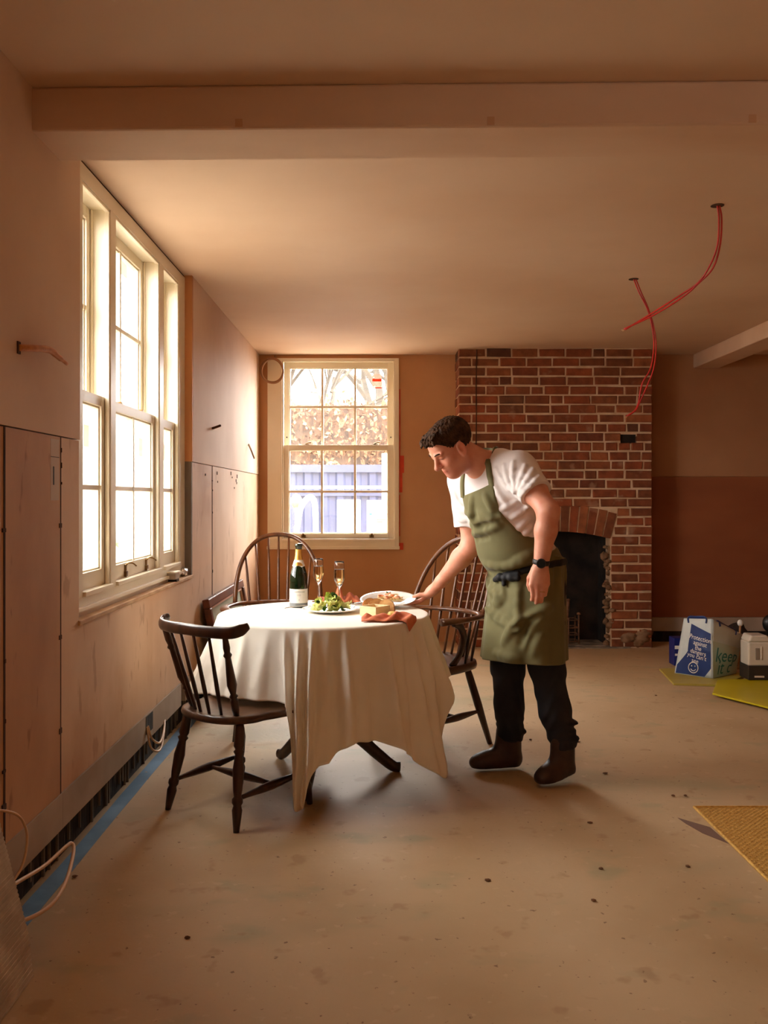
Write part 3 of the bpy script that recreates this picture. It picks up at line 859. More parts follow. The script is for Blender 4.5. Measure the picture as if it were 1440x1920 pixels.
def seat_bm(pts, z0, z1, dish=0.008, rim=0.018):
    """saddled seat: outline pts (x,y), rounded edge, slightly dished top"""
    bm = NB(); n = len(pts)
    cx = sum(p[0] for p in pts) / n; cy = sum(p[1] for p in pts) / n
    def ring(k, z): return [bm.verts.new((cx + (p[0]-cx)*k, cy + (p[1]-cy)*k, z)) for p in pts]
    rs = [ring(.93, z0), ring(.985, z0 + .006), ring(1.0, (z0+z1)/2), ring(.985, z1 - .004), ring(.95, z1), ring(.8, z1 - dish*.5), ring(.45, z1 - dish), ring(.1, z1 - dish)]
    for a, b in zip(rs, rs[1:]):
        for i in range(n): bm.faces.new([a[i], a[(i+1) % n], b[(i+1) % n], b[i]])
    bm.faces.new(list(reversed(rs[0]))); bm.faces.new(rs[-1])
    return bm

def turned_part(name, p0, p1, prof, root, mat, n=14):
    bm = NB(); add_turned(bm, p0, p1, prof, n)
    return put(name, bm, mat, root, smooth=True)

def low_back_chair():
    root = empty('windsor_side_chair', label='low-backed dark windsor side chair with curved top rail, front left of the table', cat='chair')
    out = [(-.215, .20), (-.10, .222), (0, .215), (.10, .222), (.215, .20), (.235, .12), (.215, .0), (.200, -.06), (.196, -.12), (.155, -.185), (.09, -.222), (0, -.235), (-.09, -.222), (-.155, -.185), (-.196, -.12), (-.200, -.06), (-.215, 0), (-.235, .12)]
    outline = [(p.x, p.y) for p in smooth_path([(a, b, 0) for a, b in out], 4, closed=True)]
    put('seat', seat_bm(outline, .385, .418), m_wood_seat, root, smooth=True)
    legs = {}
    for k, (tx, ty, bx, by) in enumerate(((-.15, -.15, -.20, -.215), (.15, -.15, .20, -.215), (-.16, .14, -.205, .185), (.16, .14, .205, .185))):
        a = Vector((tx, ty, .392)); b = Vector((bx, by, 0)); legs[k] = (a, b)
        turned_part('leg', a, b, LEG, root, m_wood_dark)
    at = lambda k, t: legs[k][0].lerp(legs[k][1], t)
    turned_part('stretcher', at(0, .70), at(2, .66), STRETCH, root, m_wood_dark); turned_part('stretcher', at(1, .70), at(3, .66), STRETCH, root, m_wood_dark)
    m0 = at(0, .70).lerp(at(2, .66), .52); m1 = at(1, .70).lerp(at(3, .66), .52)
    turned_part('stretcher', m0, m1, STRETCH, root, m_wood_dark)
    ztop = .735
    def base(t):  # along the back edge of the seat
        a = math.radians(-90 + t * 66); return Vector((.125 * t, -.195 + .05 * t * t, .412))
    def top(t): return Vector((.200 * t, -.285 + .045 * t * t, ztop))
    for t in (-1, 1): turned_part('back_post', base(t), top(t * .88), POST, root, m_wood_dark)
    for t in (-.6, -.2, .2, .6): turned_part('spindle', base(t), top(t * .92), SPIN, root, m_wood_dark, 10)
    bm = NB()
    rail = smooth_path([(-.232, -.185, ztop + .036), (-.226, -.215, ztop + .024), (-.195, -.248, ztop + .014), (-.10, -.277, ztop + .014), (0, -.285, ztop + .016), (.10, -.277, ztop + .014), (.195, -.248, ztop + .014), (.226, -.215, ztop + .024), (.232, -.185, ztop + .036)], 6)
    m = len(rail)
    add_tube(bm, rail, [1.0 if 5 < i < m - 6 else .62 + .065 * min(i, m - 1 - i) for i in range(m)], 14, flat=(.023, .012), up=(0, 0, 1))
    put('top_rail', bm, m_wood_dark, root, smooth=True)
    return root

def bow_back_chair():
    root = empty('windsor_armchair', cat='chair', group='double bow windsor armchairs')
    out = [(-.20, .21), (0, .225), (.20, .21), (.245, .12), (.245, -.02), (.215, -.13), (.12, -.205), (0, -.22), (-.12, -.205), (-.215, -.13), (-.245, -.02), (-.245, .12)]
    outline = [(p.x, p.y) for p in smooth_path([(a, b, 0) for a, b in out], 5, closed=True)]
    put('seat', seat_bm(outline, .40, .442, rim=.02), m_wood_seat, root, smooth=True)
    legs = {}
    for k, (tx, ty, bx, by) in enumerate(((-.145, -.13, -.205, -.25), (.145, -.13, .205, -.25), (-.16, .14, -.215, .20), (.16, .14, .215, .20))):
        a = Vector((tx, ty, .41)); b = Vector((bx, by, 0)); legs[k] = (a, b)
        turned_part('leg', a, b, SIMPLE_LEG, root, m_wood_dark)
    at = lambda k, t: legs[k][0].lerp(legs[k][1], t)
    turned_part('stretcher', at(0, .58), at(2, .58), STRETCH, root, m_wood_dark); turned_part('stretcher', at(1, .58), at(3, .58), STRETCH, root, m_wood_dark)
    turned_part('stretcher', at(0, .58).lerp(at(2, .58), .5), at(1, .58).lerp(at(3, .58), .5), STRETCH, root, m_wood_dark)
    # arm bow
    za = .665
    armp = smooth_path([(-.235, .17, za - .004), (-.275, .08, za), (-.272, -.05, za), (-.215, -.165, za), (-.11, -.222, za), (0, -.238, za), (.11, -.222, za), (.215, -.165, za), (.272, -.05, za), (.275, .08, za), (.235, .17, za - .004)], 6)
    m = len(armp); bm = NB()
    add_tube(bm, armp, [1.0 if 10 < i < m - 11 else 1.5 - .05 * min(i, m - 1 - i) for i in range(m)], 12, flat=(.012, .021), up=(0, 0, 1))
    put('arm_bow', bm, m_wood_mid, root, smooth=True)
    # hoop
    def hoop(t):  # t in -1..1
        a = t * math.pi / 2
        x = .236 * math.copysign(abs(math.sin(a)) ** .85, t); z = za + .375 * abs(math.cos(a)) ** .8
        return Vector((x, -.205 - .16 * (z - za) / .375 + .055 * (x / .236) ** 2, z))
    pts = [hoop(-1 + 2 * k / 48) for k in range(49)]
    bm = NB(); add_tube(bm, pts, 1.0, 12, flat=(.013, .0125), up=(0, 1, .4))
    put('hoop', bm, m_wood_mid, root, smooth=True)
    for k in range(-3, 4):
        t = k / 4.2
        hp = min(pts, key=lambda p: abs(p.x - .232 * k / 3.75 * 1.02))
        sb = Vector((.045 * k, -.19 + .010 * k * k / 2, .435))
        turned_part('spindle', sb, hp, SPIN, root, m_wood_mid, 8)
    for s in (-1, 1):
        for (bx, by, tx, ty) in ((.20, -.10, .262, -.085), (.225, -.02, .275, -.005)):
            turned_part('short_spindle', (s * bx, by, .435), (s * tx, ty, za), SPIN, root, m_wood_dark, 8)
        bm = NB(); pp = smooth_path([(s * .215, .07, .435), (s * .232, .025, .50), (s * .25, .02, .57), (s * .262, .06, .63), (s * .268, .12, .66)], 6)
        add_tube(bm, pp, 1.0, 10, flat=(.012, .020), up=(1, 0, 0))
        put('arm_support', bm, m_wood_dark, root, smooth=True)
    return root

chA = low_back_chair()
chA.location = (-.565, 3.60, 0); chA.rotation_euler = (0, 0, math.atan2(.788, .616) - math.pi / 2)
chB = bow_back_chair()
chB.location = (-.555, 4.76, 0); chB.rotation_euler = (0, 0, math.atan2(-1.0, .10) - math.pi / 2)
chB['label'] = 'bow-backed windsor armchair behind the table, beside the left wall'
chC = copy_tree(chB)
chC.location = (.235, 4.47, 0); chC.rotation_euler = (0, 0, math.atan2(-.72, -.69) - math.pi / 2)
chC['label'] = 'bow-backed windsor armchair on the right of the table, behind the man'

# ------------------------------------------------------------------ table and cloth
TX, TY, TZ, TR = -.258, 4.0, .7285, .468
tbl = empty('round_table', (TX, TY, 0), label='round pedestal dining table under the long cream cloth', cat='table')
bm = NB(); add_lathe(bm, [(0, TZ - .028), (TR - .02, TZ - .028), (TR - .004, TZ - .02), (TR - .004, TZ - .006), (TR - .012, TZ - .002), (0, TZ - .002)], (0, 0, 0), 64); put('tabletop', bm, m_wood_dark, tbl, smooth=False)
bm = NB(); add_lathe(bm, [(.0, .10), (.05, .10), (.06, .16), (.045, .22), (.06, .30), (.038, .42), (.045, .60), (.09, .69), (.0, .69)], (0, 0, 0), 24); put('pedestal', bm, m_wood_dark, tbl, smooth=True)
for a in (8, -99, 132):
    d = Vector((math.cos(math.radians(a)), math.sin(math.radians(a)), 0)); bm = NB()
    add_tube(bm, smooth_path([d * .03 + Vector((0, 0, .20)), d * .14 + Vector((0, 0, .175)), d * .24 + Vector((0, 0, .09)), d * .315 + Vector((0, 0, .028)), d * .35 + Vector((0, 0, .022))], 6),
             [.032 - .0004 * k for k in range(25)], 10, flat=(.7, 1.0))
    put('foot', bm, m_wood_dark, tbl, smooth=True)

ANG = [-180, -168, -160, -150, -132, -112, -104.5, -101.5, -99, -96, -92.5, -89, -86, -80, -74, -62, -54, -45, -36, -30, -26, -20, -12, -4, 6, 20, 60, 120, 160, 172, 180]
HEM = [.40, .405, .41, .425, .435, .44, .435, .30, .06, .03, .035, .16, .19, .25, .28, .275, .25, .19, .12, .075, .13, .34, .45, .46, .45, .48, .50, .50, .46, .40, .40]
FLA = [.09, .10, .10, .06, .045, .03, .03, .035, .045, .05, .05, .06, .055, .03, .02, .03, .05, .06, .07, .085, .085, .09, .075, .065, .06, .03, .02, .02, .05, .08, .09]
FOLDS = [(-172, 7, .030), (-158, 6, .026), (-143, 5, .020), (-128, 4.5, .030), (-115, 4, .022), (-106, 3.2, .030), (-98, 2.6, .046), (-91.5, 2.4, .040), (-83, 3.2, .014), (-75, 3.6, .036), (-66, 3.0, .016), (-54.5, 3.4, .046), (-45, 3.4, .018), (-36, 3.6, .034), (-27, 3.4, .040), (-15, 4, .034), (-3, 5, .030), (12, 6, .03), (30, 7, .03), (50, 7, .03), (72, 7, .03), (95, 7, .03), (118, 7, .03), (140, 7, .03), (160, 7, .03)]
def cloth_fold(th, s):
    f = 0.0
    for (c, w, A) in FOLDS:
        dd = (th - c - 2.0 * s * math.sin(c) + 180) % 360 - 180
        dd -= 1.2 * mnoise.noise(Vector((c * .37, s * 2.2, 5)))
        # steep on the right side, softer towards the left
        ww = w * (.72 if dd > 0 else 1.15) * (.55 + .6 * s)
        if abs(dd) < ww * 3.2: f += A * math.exp(-(dd / ww) ** 2)
    return f + .004 * mnoise.noise(Vector((th * .12, s * 3, 1))) + .003 * mnoise.noise(Vector((th * .3, s * 9, 4)))
NT = 420
bm = NB()
rows = []
ct = Vector((TX, TY, 0))
for rr in (.0001, .12, .24, .34, .42, .452):
    rows.append([bm.verts.new(ct + Vector((rr * math.cos(2*math.pi*k/NT), rr * math.sin(2*math.pi*k/NT), TZ + .004 + .0012 * mnoise.noise(Vector((rr * 9 * math.cos(2*math.pi*k/NT), rr * 9 * math.sin(2*math.pi*k/NT), 1)))))) for k in range(NT)])
RB = TR + .008
for j in range(1, 6):
    q = j / 5 * math.pi / 2
    rows.append([bm.verts.new(ct + Vector(((RB - .014 + .014 * math.sin(q)) * math.cos(2*math.pi*k/NT), (RB - .014 + .014 * math.sin(q)) * math.sin(2*math.pi*k/NT), TZ + .004 - .014 * (1 - math.cos(q))))) for k in range(NT)])
NS = 40
for j in range(1, NS + 1):
    s = j / NS; row = []
    for k in range(NT):
        th = 360.0 * k / NT; th = th - 360 if th > 180 else th
        hem = interp(th, ANG, HEM); fl = interp(th, ANG, FLA)
        # smooth the hem slightly
        hem = (hem * 2 + interp(th - 1.2, ANG, HEM) + interp(th + 1.2, ANG, HEM)) / 4
        drop = TZ - .010 - hem
        z = TZ - .010 - s * drop
        amp = min(1, (s * drop / .26)) ** .75
        base = RB + fl * (s ** 1.25)
        if -160 < th < -106: amp *= .5
        wob = .006 * mnoise.noise(Vector((th * .09, z * 5, 2.0)))
        r = base + amp * (cloth_fold(th, s) * 1.5 - .010) + wob * min(1, s * 4)
        tw = math.radians(th) + (.06 * s if -112 < th < -84 else 0) * math.sin(math.radians((th + 98) * 6.4)) * -1
        row.append(bm.verts.new(ct + Vector((r * math.cos(tw), r * math.sin(tw), max(z, .006)))))
    rows.append(row)
for a, b in zip(rows, rows[1:]):
    for k in range(NT): bm.faces.new([a[k], a[(k+1) % NT], b[(k+1) % NT], b[k]])
bm.faces.new(list(reversed(rows[0])))
cl = put('tablecloth', bm, m_cloth, smooth=True, label='long cream linen cloth draped unevenly over the round table', cat='tablecloth')
sd = cl.modifiers.new('thickness', 'SOLIDIFY'); sd.thickness = .0022; sd.offset = -1
CZ = TZ + .0055       # surface of the cloth

# ------------------------------------------------------------------ on the table
bo = empty('champagne_bottle', (W(560, 1138, 4.2).x, 4.2, CZ), label='green sparkling wine bottle with gold foil neck on the table', cat='bottle')
bm = NB(); add_lathe(bm, [(0, .004), (.03, 0), (.040, .002), (.0425, .010), (.0425, .125), (.041, .15), (.036, .172), (.027, .198), (.0195, .222), (.0155, .245), (.0145, .285), (.0175, .286), (.0175, .298), (.012, .301), (0, .301)], n=40); put('glass_body', bm, m_bottle, bo, smooth=True)
bm = NB(); add_lathe(bm, [(.0285, .197), (.0205, .222), (.0168, .245), (.0160, .274), (.0150, .274)], n=32, cap=False); put('foil_neck', bm, m_foil, bo, smooth=True)
bm = NB()
add_grid(bm, lambda u, v: Vector(((.0200 + .0092 * v + .0006) * math.cos(2*math.pi*u), (.0200 + .0092 * v + .0006) * math.sin(2*math.pi*u), .2235 - .028 * v - (.008 * v * (1 + math.cos(2*math.pi*u*2 + math.pi)) / 2))), 48, 4, wrap_u=True)
put('neck_label', bm, m_paper, bo, smooth=True)
bm = NB(); add_grid(bm, lambda u, v: Vector((.0431 * math.cos(u * 4.4 - 3.77), .0431 * math.sin(u * 4.4 - 3.77), .022 + .066 * v)), 32, 1); lab = put('front_label', bm, m_paper, bo, smooth=True)
bm = NB(); add_lathe(bm, [(.0432, .004), (.0432, .021)], n=40, cap=False); put('base_band', bm, m_greyband, bo, smooth=True)
t = text_mesh('lettering', 'CHAMPAGNE', .0098, m_ink, Matrix.Identity(4), None, extrude=0.0)
for v in t.data.vertices:
    u = v.co.x; a = -math.pi / 2 + .10 + u / .0431; v.co = Vector((.0434 * math.cos(a), .0434 * math.sin(a), .0745 + v.co.y))
t.parent = lab
bm = NB()
for (za_, hw) in ((.062, .010), (.057, .009)):
    add_grid(bm, lambda u, v: Vector((.0434 * math.cos(-math.pi/2 + .12 + (u - .5) * 2 * hw / .0431), .0434 * math.sin(-math.pi/2 + .12 + (u - .5) * 2 * hw / .0431), za_ + .0008 * v)), 8, 1)
add_grid(bm, lambda u, v: Vector((.0434 * math.cos(-math.pi/2 + .14 + (u - .5) * .07), .0434 * math.sin(-math.pi/2 + .14 + (u - .5) * .07), .036 + .003 * v)), 4, 1)
put('small_print', bm, m_ink, lab)

def flute(loc, label):
    f = empty('champagne_flute', loc, label=label, cat='glass', group='champagne flutes on the table')
    prof_o = [(.0325, .0), (.0325, .0015), (.006, .005), (.0038, .012), (.0036, .080), (.006, .090), (.017, .108), (.0255, .128), (.0265, .142), (.0235, .205), (.0225, .214)]
    prof_i = [(.0215, .214), (.0225, .205), (.0255, .142), (.0242, .129), (.0155, .110), (.004, .097), (0, .096)]
    bm = NB(); add_lathe(bm, [(0, 0)] + prof_o + prof_i, n=32, cap=False); put('bowl_and_stem', bm, m_glassware, f, smooth=True)
    bm = NB(); add_lathe(bm, [(0, .097), (.004, .098), (.0150, .1105), (.0238, .1295), (.0250, .142), (.0236, .176), (0, .176)], n=32); put('wine', bm, m_wine, f, smooth=False, autosmooth=.6)
    bm = NB(); add_lathe(bm, [(.0216, .1765), (.0232, .1765), (.0232, .1785), (.0216, .1785), (.0216, .1765)], n=32, cap=False); put('froth', bm, M('wine_froth', (255, 236, 200), 0.5), f, smooth=True)
    return f
flute((W(597, 1127, 4.42).x, 4.42, CZ), 'champagne flute nearest the bottle, half hidden by the salad plate')
flute((W(636, 1138, 4.22).x, 4.22, CZ), 'champagne flute between the salad and the orange napkin')

def leafy(bm, c, s, q, curl=.4, n=5):
    for i in range(n):
        pass
    g = []
    for i in range(5):
        for j in range(5):
            u = (i / 4 - .5) * 2; v = (j / 4 - .5) * 2
            w = (1 - .55 * u * u)
            g.append(bm.verts.new(Vector(c) + q @ Vector((u * s, v * s * .6 * w, curl * s * (u * u + v * v * .6) + .18 * s * math.sin(5 * u + 3 * v)))))
    for i in range(4):
        for j in range(4): bm.faces.new([g[i*5+j], g[i*5+5+j], g[i*5+6+j], g[i*5+1+j]])

# salad plate
sp = W(621, 1146, 4.02)
pl = empty('salad_plate', (sp.x, 4.02, CZ), label='white plate holding the green salad at the front of the table', cat='plate')
bm = NB(); add_lathe(bm, [(0, .001), (.075, .001), (.085, .004), (.128, .014), (.132, .0165), (.131, .0185), (.126, .017), (.085, .008), (.076, .0055), (0, .0055)], n=56); put('dish', bm, m_china, pl, smooth=True)
rng = random.Random(14)
m_let = M('pale_lettuce', (214, 216, 128), 0.5, c2=(176, 196, 84), scale=14, sss=0)
m_let2 = M('yellow_lettuce', (228, 220, 150), 0.5, c2=(206, 208, 120), scale=14)
m_herb = M('dark_green_leaf', (66, 112, 44), 0.5, c2=(46, 88, 34), scale=20)
places = ['at the left edge of the salad', 'on the left of the salad mound', 'at the front left of the salad', 'at the crest of the salad mound', 'at the front centre of the salad', 'behind the crest of the salad', 'on the right slope of the salad', 'at the front right of the salad', 'at the right edge of the salad']
spots = [(-.060, -.01, .018), (-.040, .01, .034), (-.035, -.045, .022), (-.004, .0, .060), (.0, -.05, .026), (.01, .04, .045), (.030, .0, .038), (.035, -.045, .022), (.062, -.01, .018)]
for k, ((dx, dy, dz), pn) in enumerate(zip(spots, places)):
    bm = NB(); q = Quaternion((1, rng.uniform(-.9, .9), rng.uniform(-.7, .7), rng.uniform(-1, 1))).normalized()
    for e in range(5):
        qq = (q @ Quaternion((1, rng.uniform(-.6, .6), rng.uniform(-.6, .6), rng.uniform(-1, 1))).normalized()).normalized()
        leafy(bm, (sp.x + dx + rng.uniform(-.014, .014), 4.02 + dy + rng.uniform(-.014, .014), CZ + dz + .004 + rng.uniform(-.004, .012)), rng.uniform(.018, .030), qq)
    put('lettuce_leaves', bm, m_let if k % 2 else m_let2, smooth=True, label='crumpled pale lettuce leaves ' + pn, cat='lettuce', group='lettuce in the salad')
for k, ((dx, dy, dz), pn) in enumerate(zip(((.012, -.01, .078), (.010, -.060, .036), (-.055, -.02, .042), (-.03, -.055, .020), (.05, -.052, .018)), ('on top of the salad', 'at the front middle of the salad', 'on the left side of the salad', 'low at the front left of the salad', 'low at the front right of the salad'))):
    bm = NB(); leafy(bm, (sp.x + dx, 4.02 + dy, CZ + dz), .017, Quaternion((1, rng.uniform(.3, .9), rng.uniform(-.5, .5), rng.uniform(-1, 1))).normalized(), .3)
    put('herb_leaf', bm, m_herb, smooth=True, label='dark green herb leaf ' + pn, cat='herb', group='herb leaves on the salad')

# cutlery
def spoon(name, p0, p1, label, cat, bowl=True):
    p0 = Vector(p0); p1 = Vector(p1); d = (p1 - p0); u = d.normalized()
    bm = NB()
    pts = smooth_path([p0, p0.lerp(p1, .35) + Vector((0, 0, .004)), p0.lerp(p1, .72) + Vector((0, 0, .003)), p0.lerp(p1, .78)], 5)
    add_tube(bm, pts, [1.5 - .05 * i for i in range(len(pts))], 8, flat=(.0016, .0042), up=(0, 0, 1))
    o = empty(name, tuple(p0), label=label, cat=cat)
    put('handle', bm, m_steel, o, smooth=True, world_coords=True)
    bm = NB()
    c = p0.lerp(p1, .89); v = Vector((0, 0, 1)).cross(u); L = d.length * .125
    if bowl:
        add_grid(bm, lambda a, b: c + u * (L * b * math.cos(2*math.pi*a)) + v * (.019 * b * math.sin(2*math.pi*a)) + Vector((0, 0, .009 * b * b - .004)), 28, 6, wrap_u=True)
        bmesh.ops.remove_doubles(bm, verts=bm.verts, dist=1e-5)
        o2 = put('bowl', bm, m_steel, o, smooth=True, world_coords=True)
        s_ = o2.modifiers.new('t', 'SOLIDIFY'); s_.thickness = .0012
    elif bowl is None:
        add_tube(bm, smooth_path([c - u * L * 1.6, c - u * L * .6, c + u * L * .5, c + u * L * 1.0], 4), [1.0] * 10 + [.8, .55, .3], 8, flat=(.0011, .0085), up=(0, 0, 1))
        put('blade', bm, m_steel, o, smooth=True, world_coords=True)
    else:
        add_tube(bm, [c - u * L * 1.0, c - u * L * .5], [.7, 1.0], 8, flat=(.0016, .011), up=(0, 0, 1))
        for k in (-1.5, -.5, .5, 1.5): add_tube(bm, [c - u * L * .5 + v * k * .0055, c + u * L * .3 + v * k * .0055 + Vector((0, 0, .003)), c + u * L + v * k * .005], .0014, 6)
        put('tines', bm, m_steel, o, smooth=True, world_coords=True)
    return o
a = W(529, 1142, 4.07); b = W(584, 1141, 4.07)
spoon('table_fork', (a.x, 4.10, CZ + .004), (b.x + .015, 4.10, CZ + .022), 'steel fork with its tines on the left rim of the salad plate', 'fork', bowl=False)
a = W(672, 1136, 4.15); b = W(640, 1140, 4.08)
spoon('serving_spoon', (a.x + .025, 4.14, CZ + .014), (b.x - .02, 4.04, CZ + .030), 'steel serving spoon resting on the right rim of the salad plate', 'spoon')
a = W(668, 1133, 4.25)
spoon('table_knife', (a.x - .01, 4.30, CZ + .006), (a.x + .15, 4.36, CZ + .006), 'steel knife lying between the orange napkin and the pasta plate', 'knife', bowl=None)

# napkins
def crumple(name, outline_fn, label, nu=40, nv=16):
    bm = NB(); add_grid(bm, outline_fn, nu, nv)
    o = put(name, bm, m_terra, smooth=True, label=label, cat='napkin')
    s_ = o.modifiers.new('t', 'SOLIDIFY'); s_.thickness = .002; s_.offset = 1
    return o
xa, xb = W(592, 1120, 4.36).x, W(676, 1120, 4.36).x
def nap1(u, v):
    x = xa + (xb - xa) * u
    h = .010 + .062 * math.exp(-((u - .52) / .085) ** 2) * (1 - abs(v - .45) * 1.1) + .030 * math.exp(-((u - .80) / .15) ** 2) * (1 - abs(v - .5) * 1.5) + .022 * math.exp(-((u - .08) / .09) ** 2) * (1 - abs(v - .5) * 1.5)
    h += .010 * math.sin(u * 26 + 3 * v) * math.sin(v * 3.14)
    y = 4.335 + .12 * v + .012 * math.sin(u * 17)
    e = min(u, 1 - u, v, 1 - v) * 9
    return Vector((x, y, CZ + .002 + max(0, h) * min(1, .1 + e)))
crumple('linen_napkin', nap1, 'crumpled terracotta napkin behind the flutes')
xa2, xb2 = W(678, 1165, 3.72).x, W(781, 1165, 3.72).x
def nap2(u, v):
    x = xa2 + (xb2 - xa2) * u
    y0 = 3.745 - .10 * (max(0, u - .55) / .45) * 0 
    y = 3.80 - .13 * v + .02 * u + .008 * math.sin(u * 11)
    h = .012 + .008 * math.sin(u * 19 + 4 * v) + .014 * math.exp(-((u - .86) / .1) ** 2) * (1 - v) + .012 * math.exp(-((u - .62) / .06) ** 2)
    e = min(u, 1 - u, v, 1 - v) * 9
    p = Vector((x, y, CZ + .003 + max(.0, h) * min(1, .25 + e)))
    r = math.hypot(x - TX, y - TY)
    if r > TR - .01:      # hangs over the rim of the table
        over = r - (TR - .01); k = (TR - .01 + min(over, .020)) / r
        p.x = TX + (x - TX) * k; p.y = TY + (y - TY) * k
        p.z = p.z - max(0, over - .006) * .85
        p.y -= .008
    return p
crumple('linen_napkin', nap2, 'folded terracotta napkin hanging over the front edge of the table', 60, 24)

# wooden bread box, slices, butter
bx = W(703, 1152, 3.87)
br = empty('bread_box', (bx.x, 3.90, CZ), rz=math.radians(-38), label='small pale wooden box in front of the bread slices', cat='box')
m_pale = M('pale_birch', (232, 206, 158), 0.6, c2=(218, 188, 138), scale=6, stretch=(1, 1, 8))
bm = NB()
add_box(bm, -.045, .045, -.05, -.044, 0, .043); add_box(bm, -.045, .045, .044, .05, 0, .043); add_box(bm, -.045, .045, -.044, .044, 0, .006); add_box(bm, -.045, -.039, -.044, .044, .006, .043); add_box(bm, .039, .045, -.044, .044, .006, .043)
put('box_panels', bm, m_pale, br, bevel=.001)
m_crumb = M('bread_crumb', (226, 178, 116), 0.9, c2=(196, 140, 82), scale=30, bump=.4, bscale=120)
m_crust = M('bread_crust', (170, 104, 52), 0.8)
for k, (px, py, d, tilt, yaw, lab) in enumerate(((696, 1140, 4.00, .35, .5, 'leftmost bread slice leaning behind the wooden box'), (706, 1140, 3.98, .25, .2, 'middle bread slice standing behind the wooden box'), (724, 1146, 3.95, .18, -.3, 'largest bread slice standing to the right of the wooden box'))):
    c = W(px, py, d); sl = empty('bread_slice', (c.x, d, CZ + .002), rz=yaw, label=lab, cat='bread', group='bread slices by the wooden box')
    Mt = Matrix.Rotation(-tilt, 4, 'X')
    prof = [(-.034, .0), (.034, .0), (.038, .024), (.033, .046), (.016, .060), (0, .063), (-.016, .060), (-.033, .046), (-.038, .024)]
    prof = [(p.x, p.y) for p in smooth_path([(a, b, 0) for a, b in prof], 3, closed=True)]
    R90 = Mt @ Matrix.Rotation(math.pi / 2, 4, 'X')
    bm = NB(); add_prism(bm, [(a * .95, .002 + b * .95) for a, b in prof], -.0065, .0065, R90); put('crumb', bm, m_crumb, sl)
    bm = NB(); add_prism(bm, prof, -.0055, .0055, R90); put('crust', bm, m_crust, sl)
for k, (px, py, d, s, lab) in enumerate(((735, 1147, 3.86, .018, 'largest knob of butter beside the bread'), (743, 1150, 3.83, .012, 'small butter curl furthest right beside the bread'), (730, 1151, 3.83, .012, 'small butter curl in front of the bread slice'))):
    c = W(px, py, d); bm = NB(); add_blob(bm, (c.x, d, CZ + s * .6), (s * 1.2, s, s * .7), k, .5, 2, 3); put('butter_curl', bm, M('butter', (242, 214, 130), 0.4), smooth=True, label=lab, cat='butter', group='butter curls by the bread')

# the plate being set down, with pasta and prawns
PC = Vector((W(728, 1122, 4.22).x, 4.22, .757))
pp = empty('pasta_plate', tuple(PC), label='wide-rimmed white plate of pasta held in the hand of the man', cat='plate')
pp.rotation_euler = (math.radians(9.0), math.radians(-1.5), 0)
PMAT = full_mat(pp)
def PL(x, y, z): return PMAT @ Vector((x, y, z))
bm = NB(); add_lathe(bm, [(0, -.012), (.060, -.012), (.072, -.008), (.090, .004), (.128, .012), (.1345, .0145), (.1335, .0165), (.127, .015), (.090, .009), (.074, -.002), (.062, -.0065), (0, -.0065)], n=64); put('dish', bm, m_china, pp, smooth=True)
rng = random.Random(31)
bm = NB()
for k in range(46):
    a = rng.uniform(0, 6.28); r = rng.uniform(.0, .058)
    c = PL(.012 + r * 1.1 * math.cos(a), r * math.sin(a), .006 + rng.uniform(0, .016))
    pts = [c + Vector((rng.uniform(-.02, .02), rng.uniform(-.02, .02), rng.uniform(-.002, .006))) for _ in range(4)]
    add_tube(bm, smooth_path(pts, 4), .0026, 6)
put('pasta', bm, M('pale_pasta', (234, 212, 160), 0.4, c2=(222, 194, 134), scale=30), smooth=True, label='tangle of pale pasta on the plate held by the man', cat='pasta', kind='stuff')
m_prawn = M('cooked_prawn', (236, 140, 88), 0.4, c2=(246, 190, 150), scale=60, lo=.4, hi=.6)
for k, (dx, dy, lab) in enumerate(((-.050, -.01, 'at the left of the pasta plate'), (-.018, -.035, 'at the front of the pasta plate'), (.006, .0, 'in the middle of the pasta plate'), (.022, -.030, 'front right on the pasta plate'), (-.022, .030, 'at the back of the pasta plate'))):
    bm = NB(); c = PL(dx + .016, dy, .028); a0 = rng.uniform(0, 6)
    pts = [c + Vector((.013 * math.cos(a0 + t), .013 * math.sin(a0 + t), .003 * math.sin(t))) for t in [i * .55 for i in range(8)]]
    add_tube(bm, pts, [.0035, .006, .0072, .0072, .0066, .0055, .0042, .002], 8)
    put('prawn', bm, m_prawn, smooth=True, label='curled orange prawn ' + lab, cat='prawn', group='prawns on the pasta')
bm = NB(); leafy(bm, PL(-.002, .03, .032), .016, Quaternion((1, .2, .3, .4)).normalized()); put('herb_leaf', bm, m_herb, smooth=True, label='dark green herb leaf at the back of the pasta', cat='herb')

# ------------------------------------------------------------------ picture leaning on the left wall
pic = empty('framed_picture', (-1.0, 5.8, 0), label='large framed picture leaning on the left wall behind the far chair', cat='picture')
Mp = Matrix.Translation((-.905, 5.20, .0)) @ Matrix.Rotation(math.radians(-11), 4, 'Y')
m_mahog = M('reddish_mahogany', (110, 58, 36), 0.35, c2=(84, 42, 26), scale=6, stretch=(3, .6, 3))
bm = NB()
Lp, Hp = 1.30, .665
add_box(bm, -.02, .02, 0, Lp, 0, .055, Mp); add_box(bm, -.02, .02, 0, Lp, Hp - .055, Hp, Mp); add_box(bm, -.02, .02, 0, .055, .055, Hp - .055, Mp); add_box(bm, -.02, .02, Lp - .055, Lp, .055, Hp - .055, Mp)
put('frame', bm, m_mahog, pic, world_coords=True, bevel=.006)
bm = NB()
for (a, b, c, d) in ((.055, Lp - .055, .055, .07), (.055, Lp - .055, Hp - .07, Hp - .055), (.055, .07, .07, Hp - .07), (Lp - .07, Lp - .055, .07, Hp - .07)): add_box(bm, -.008, .006, a, b, c, d, Mp)
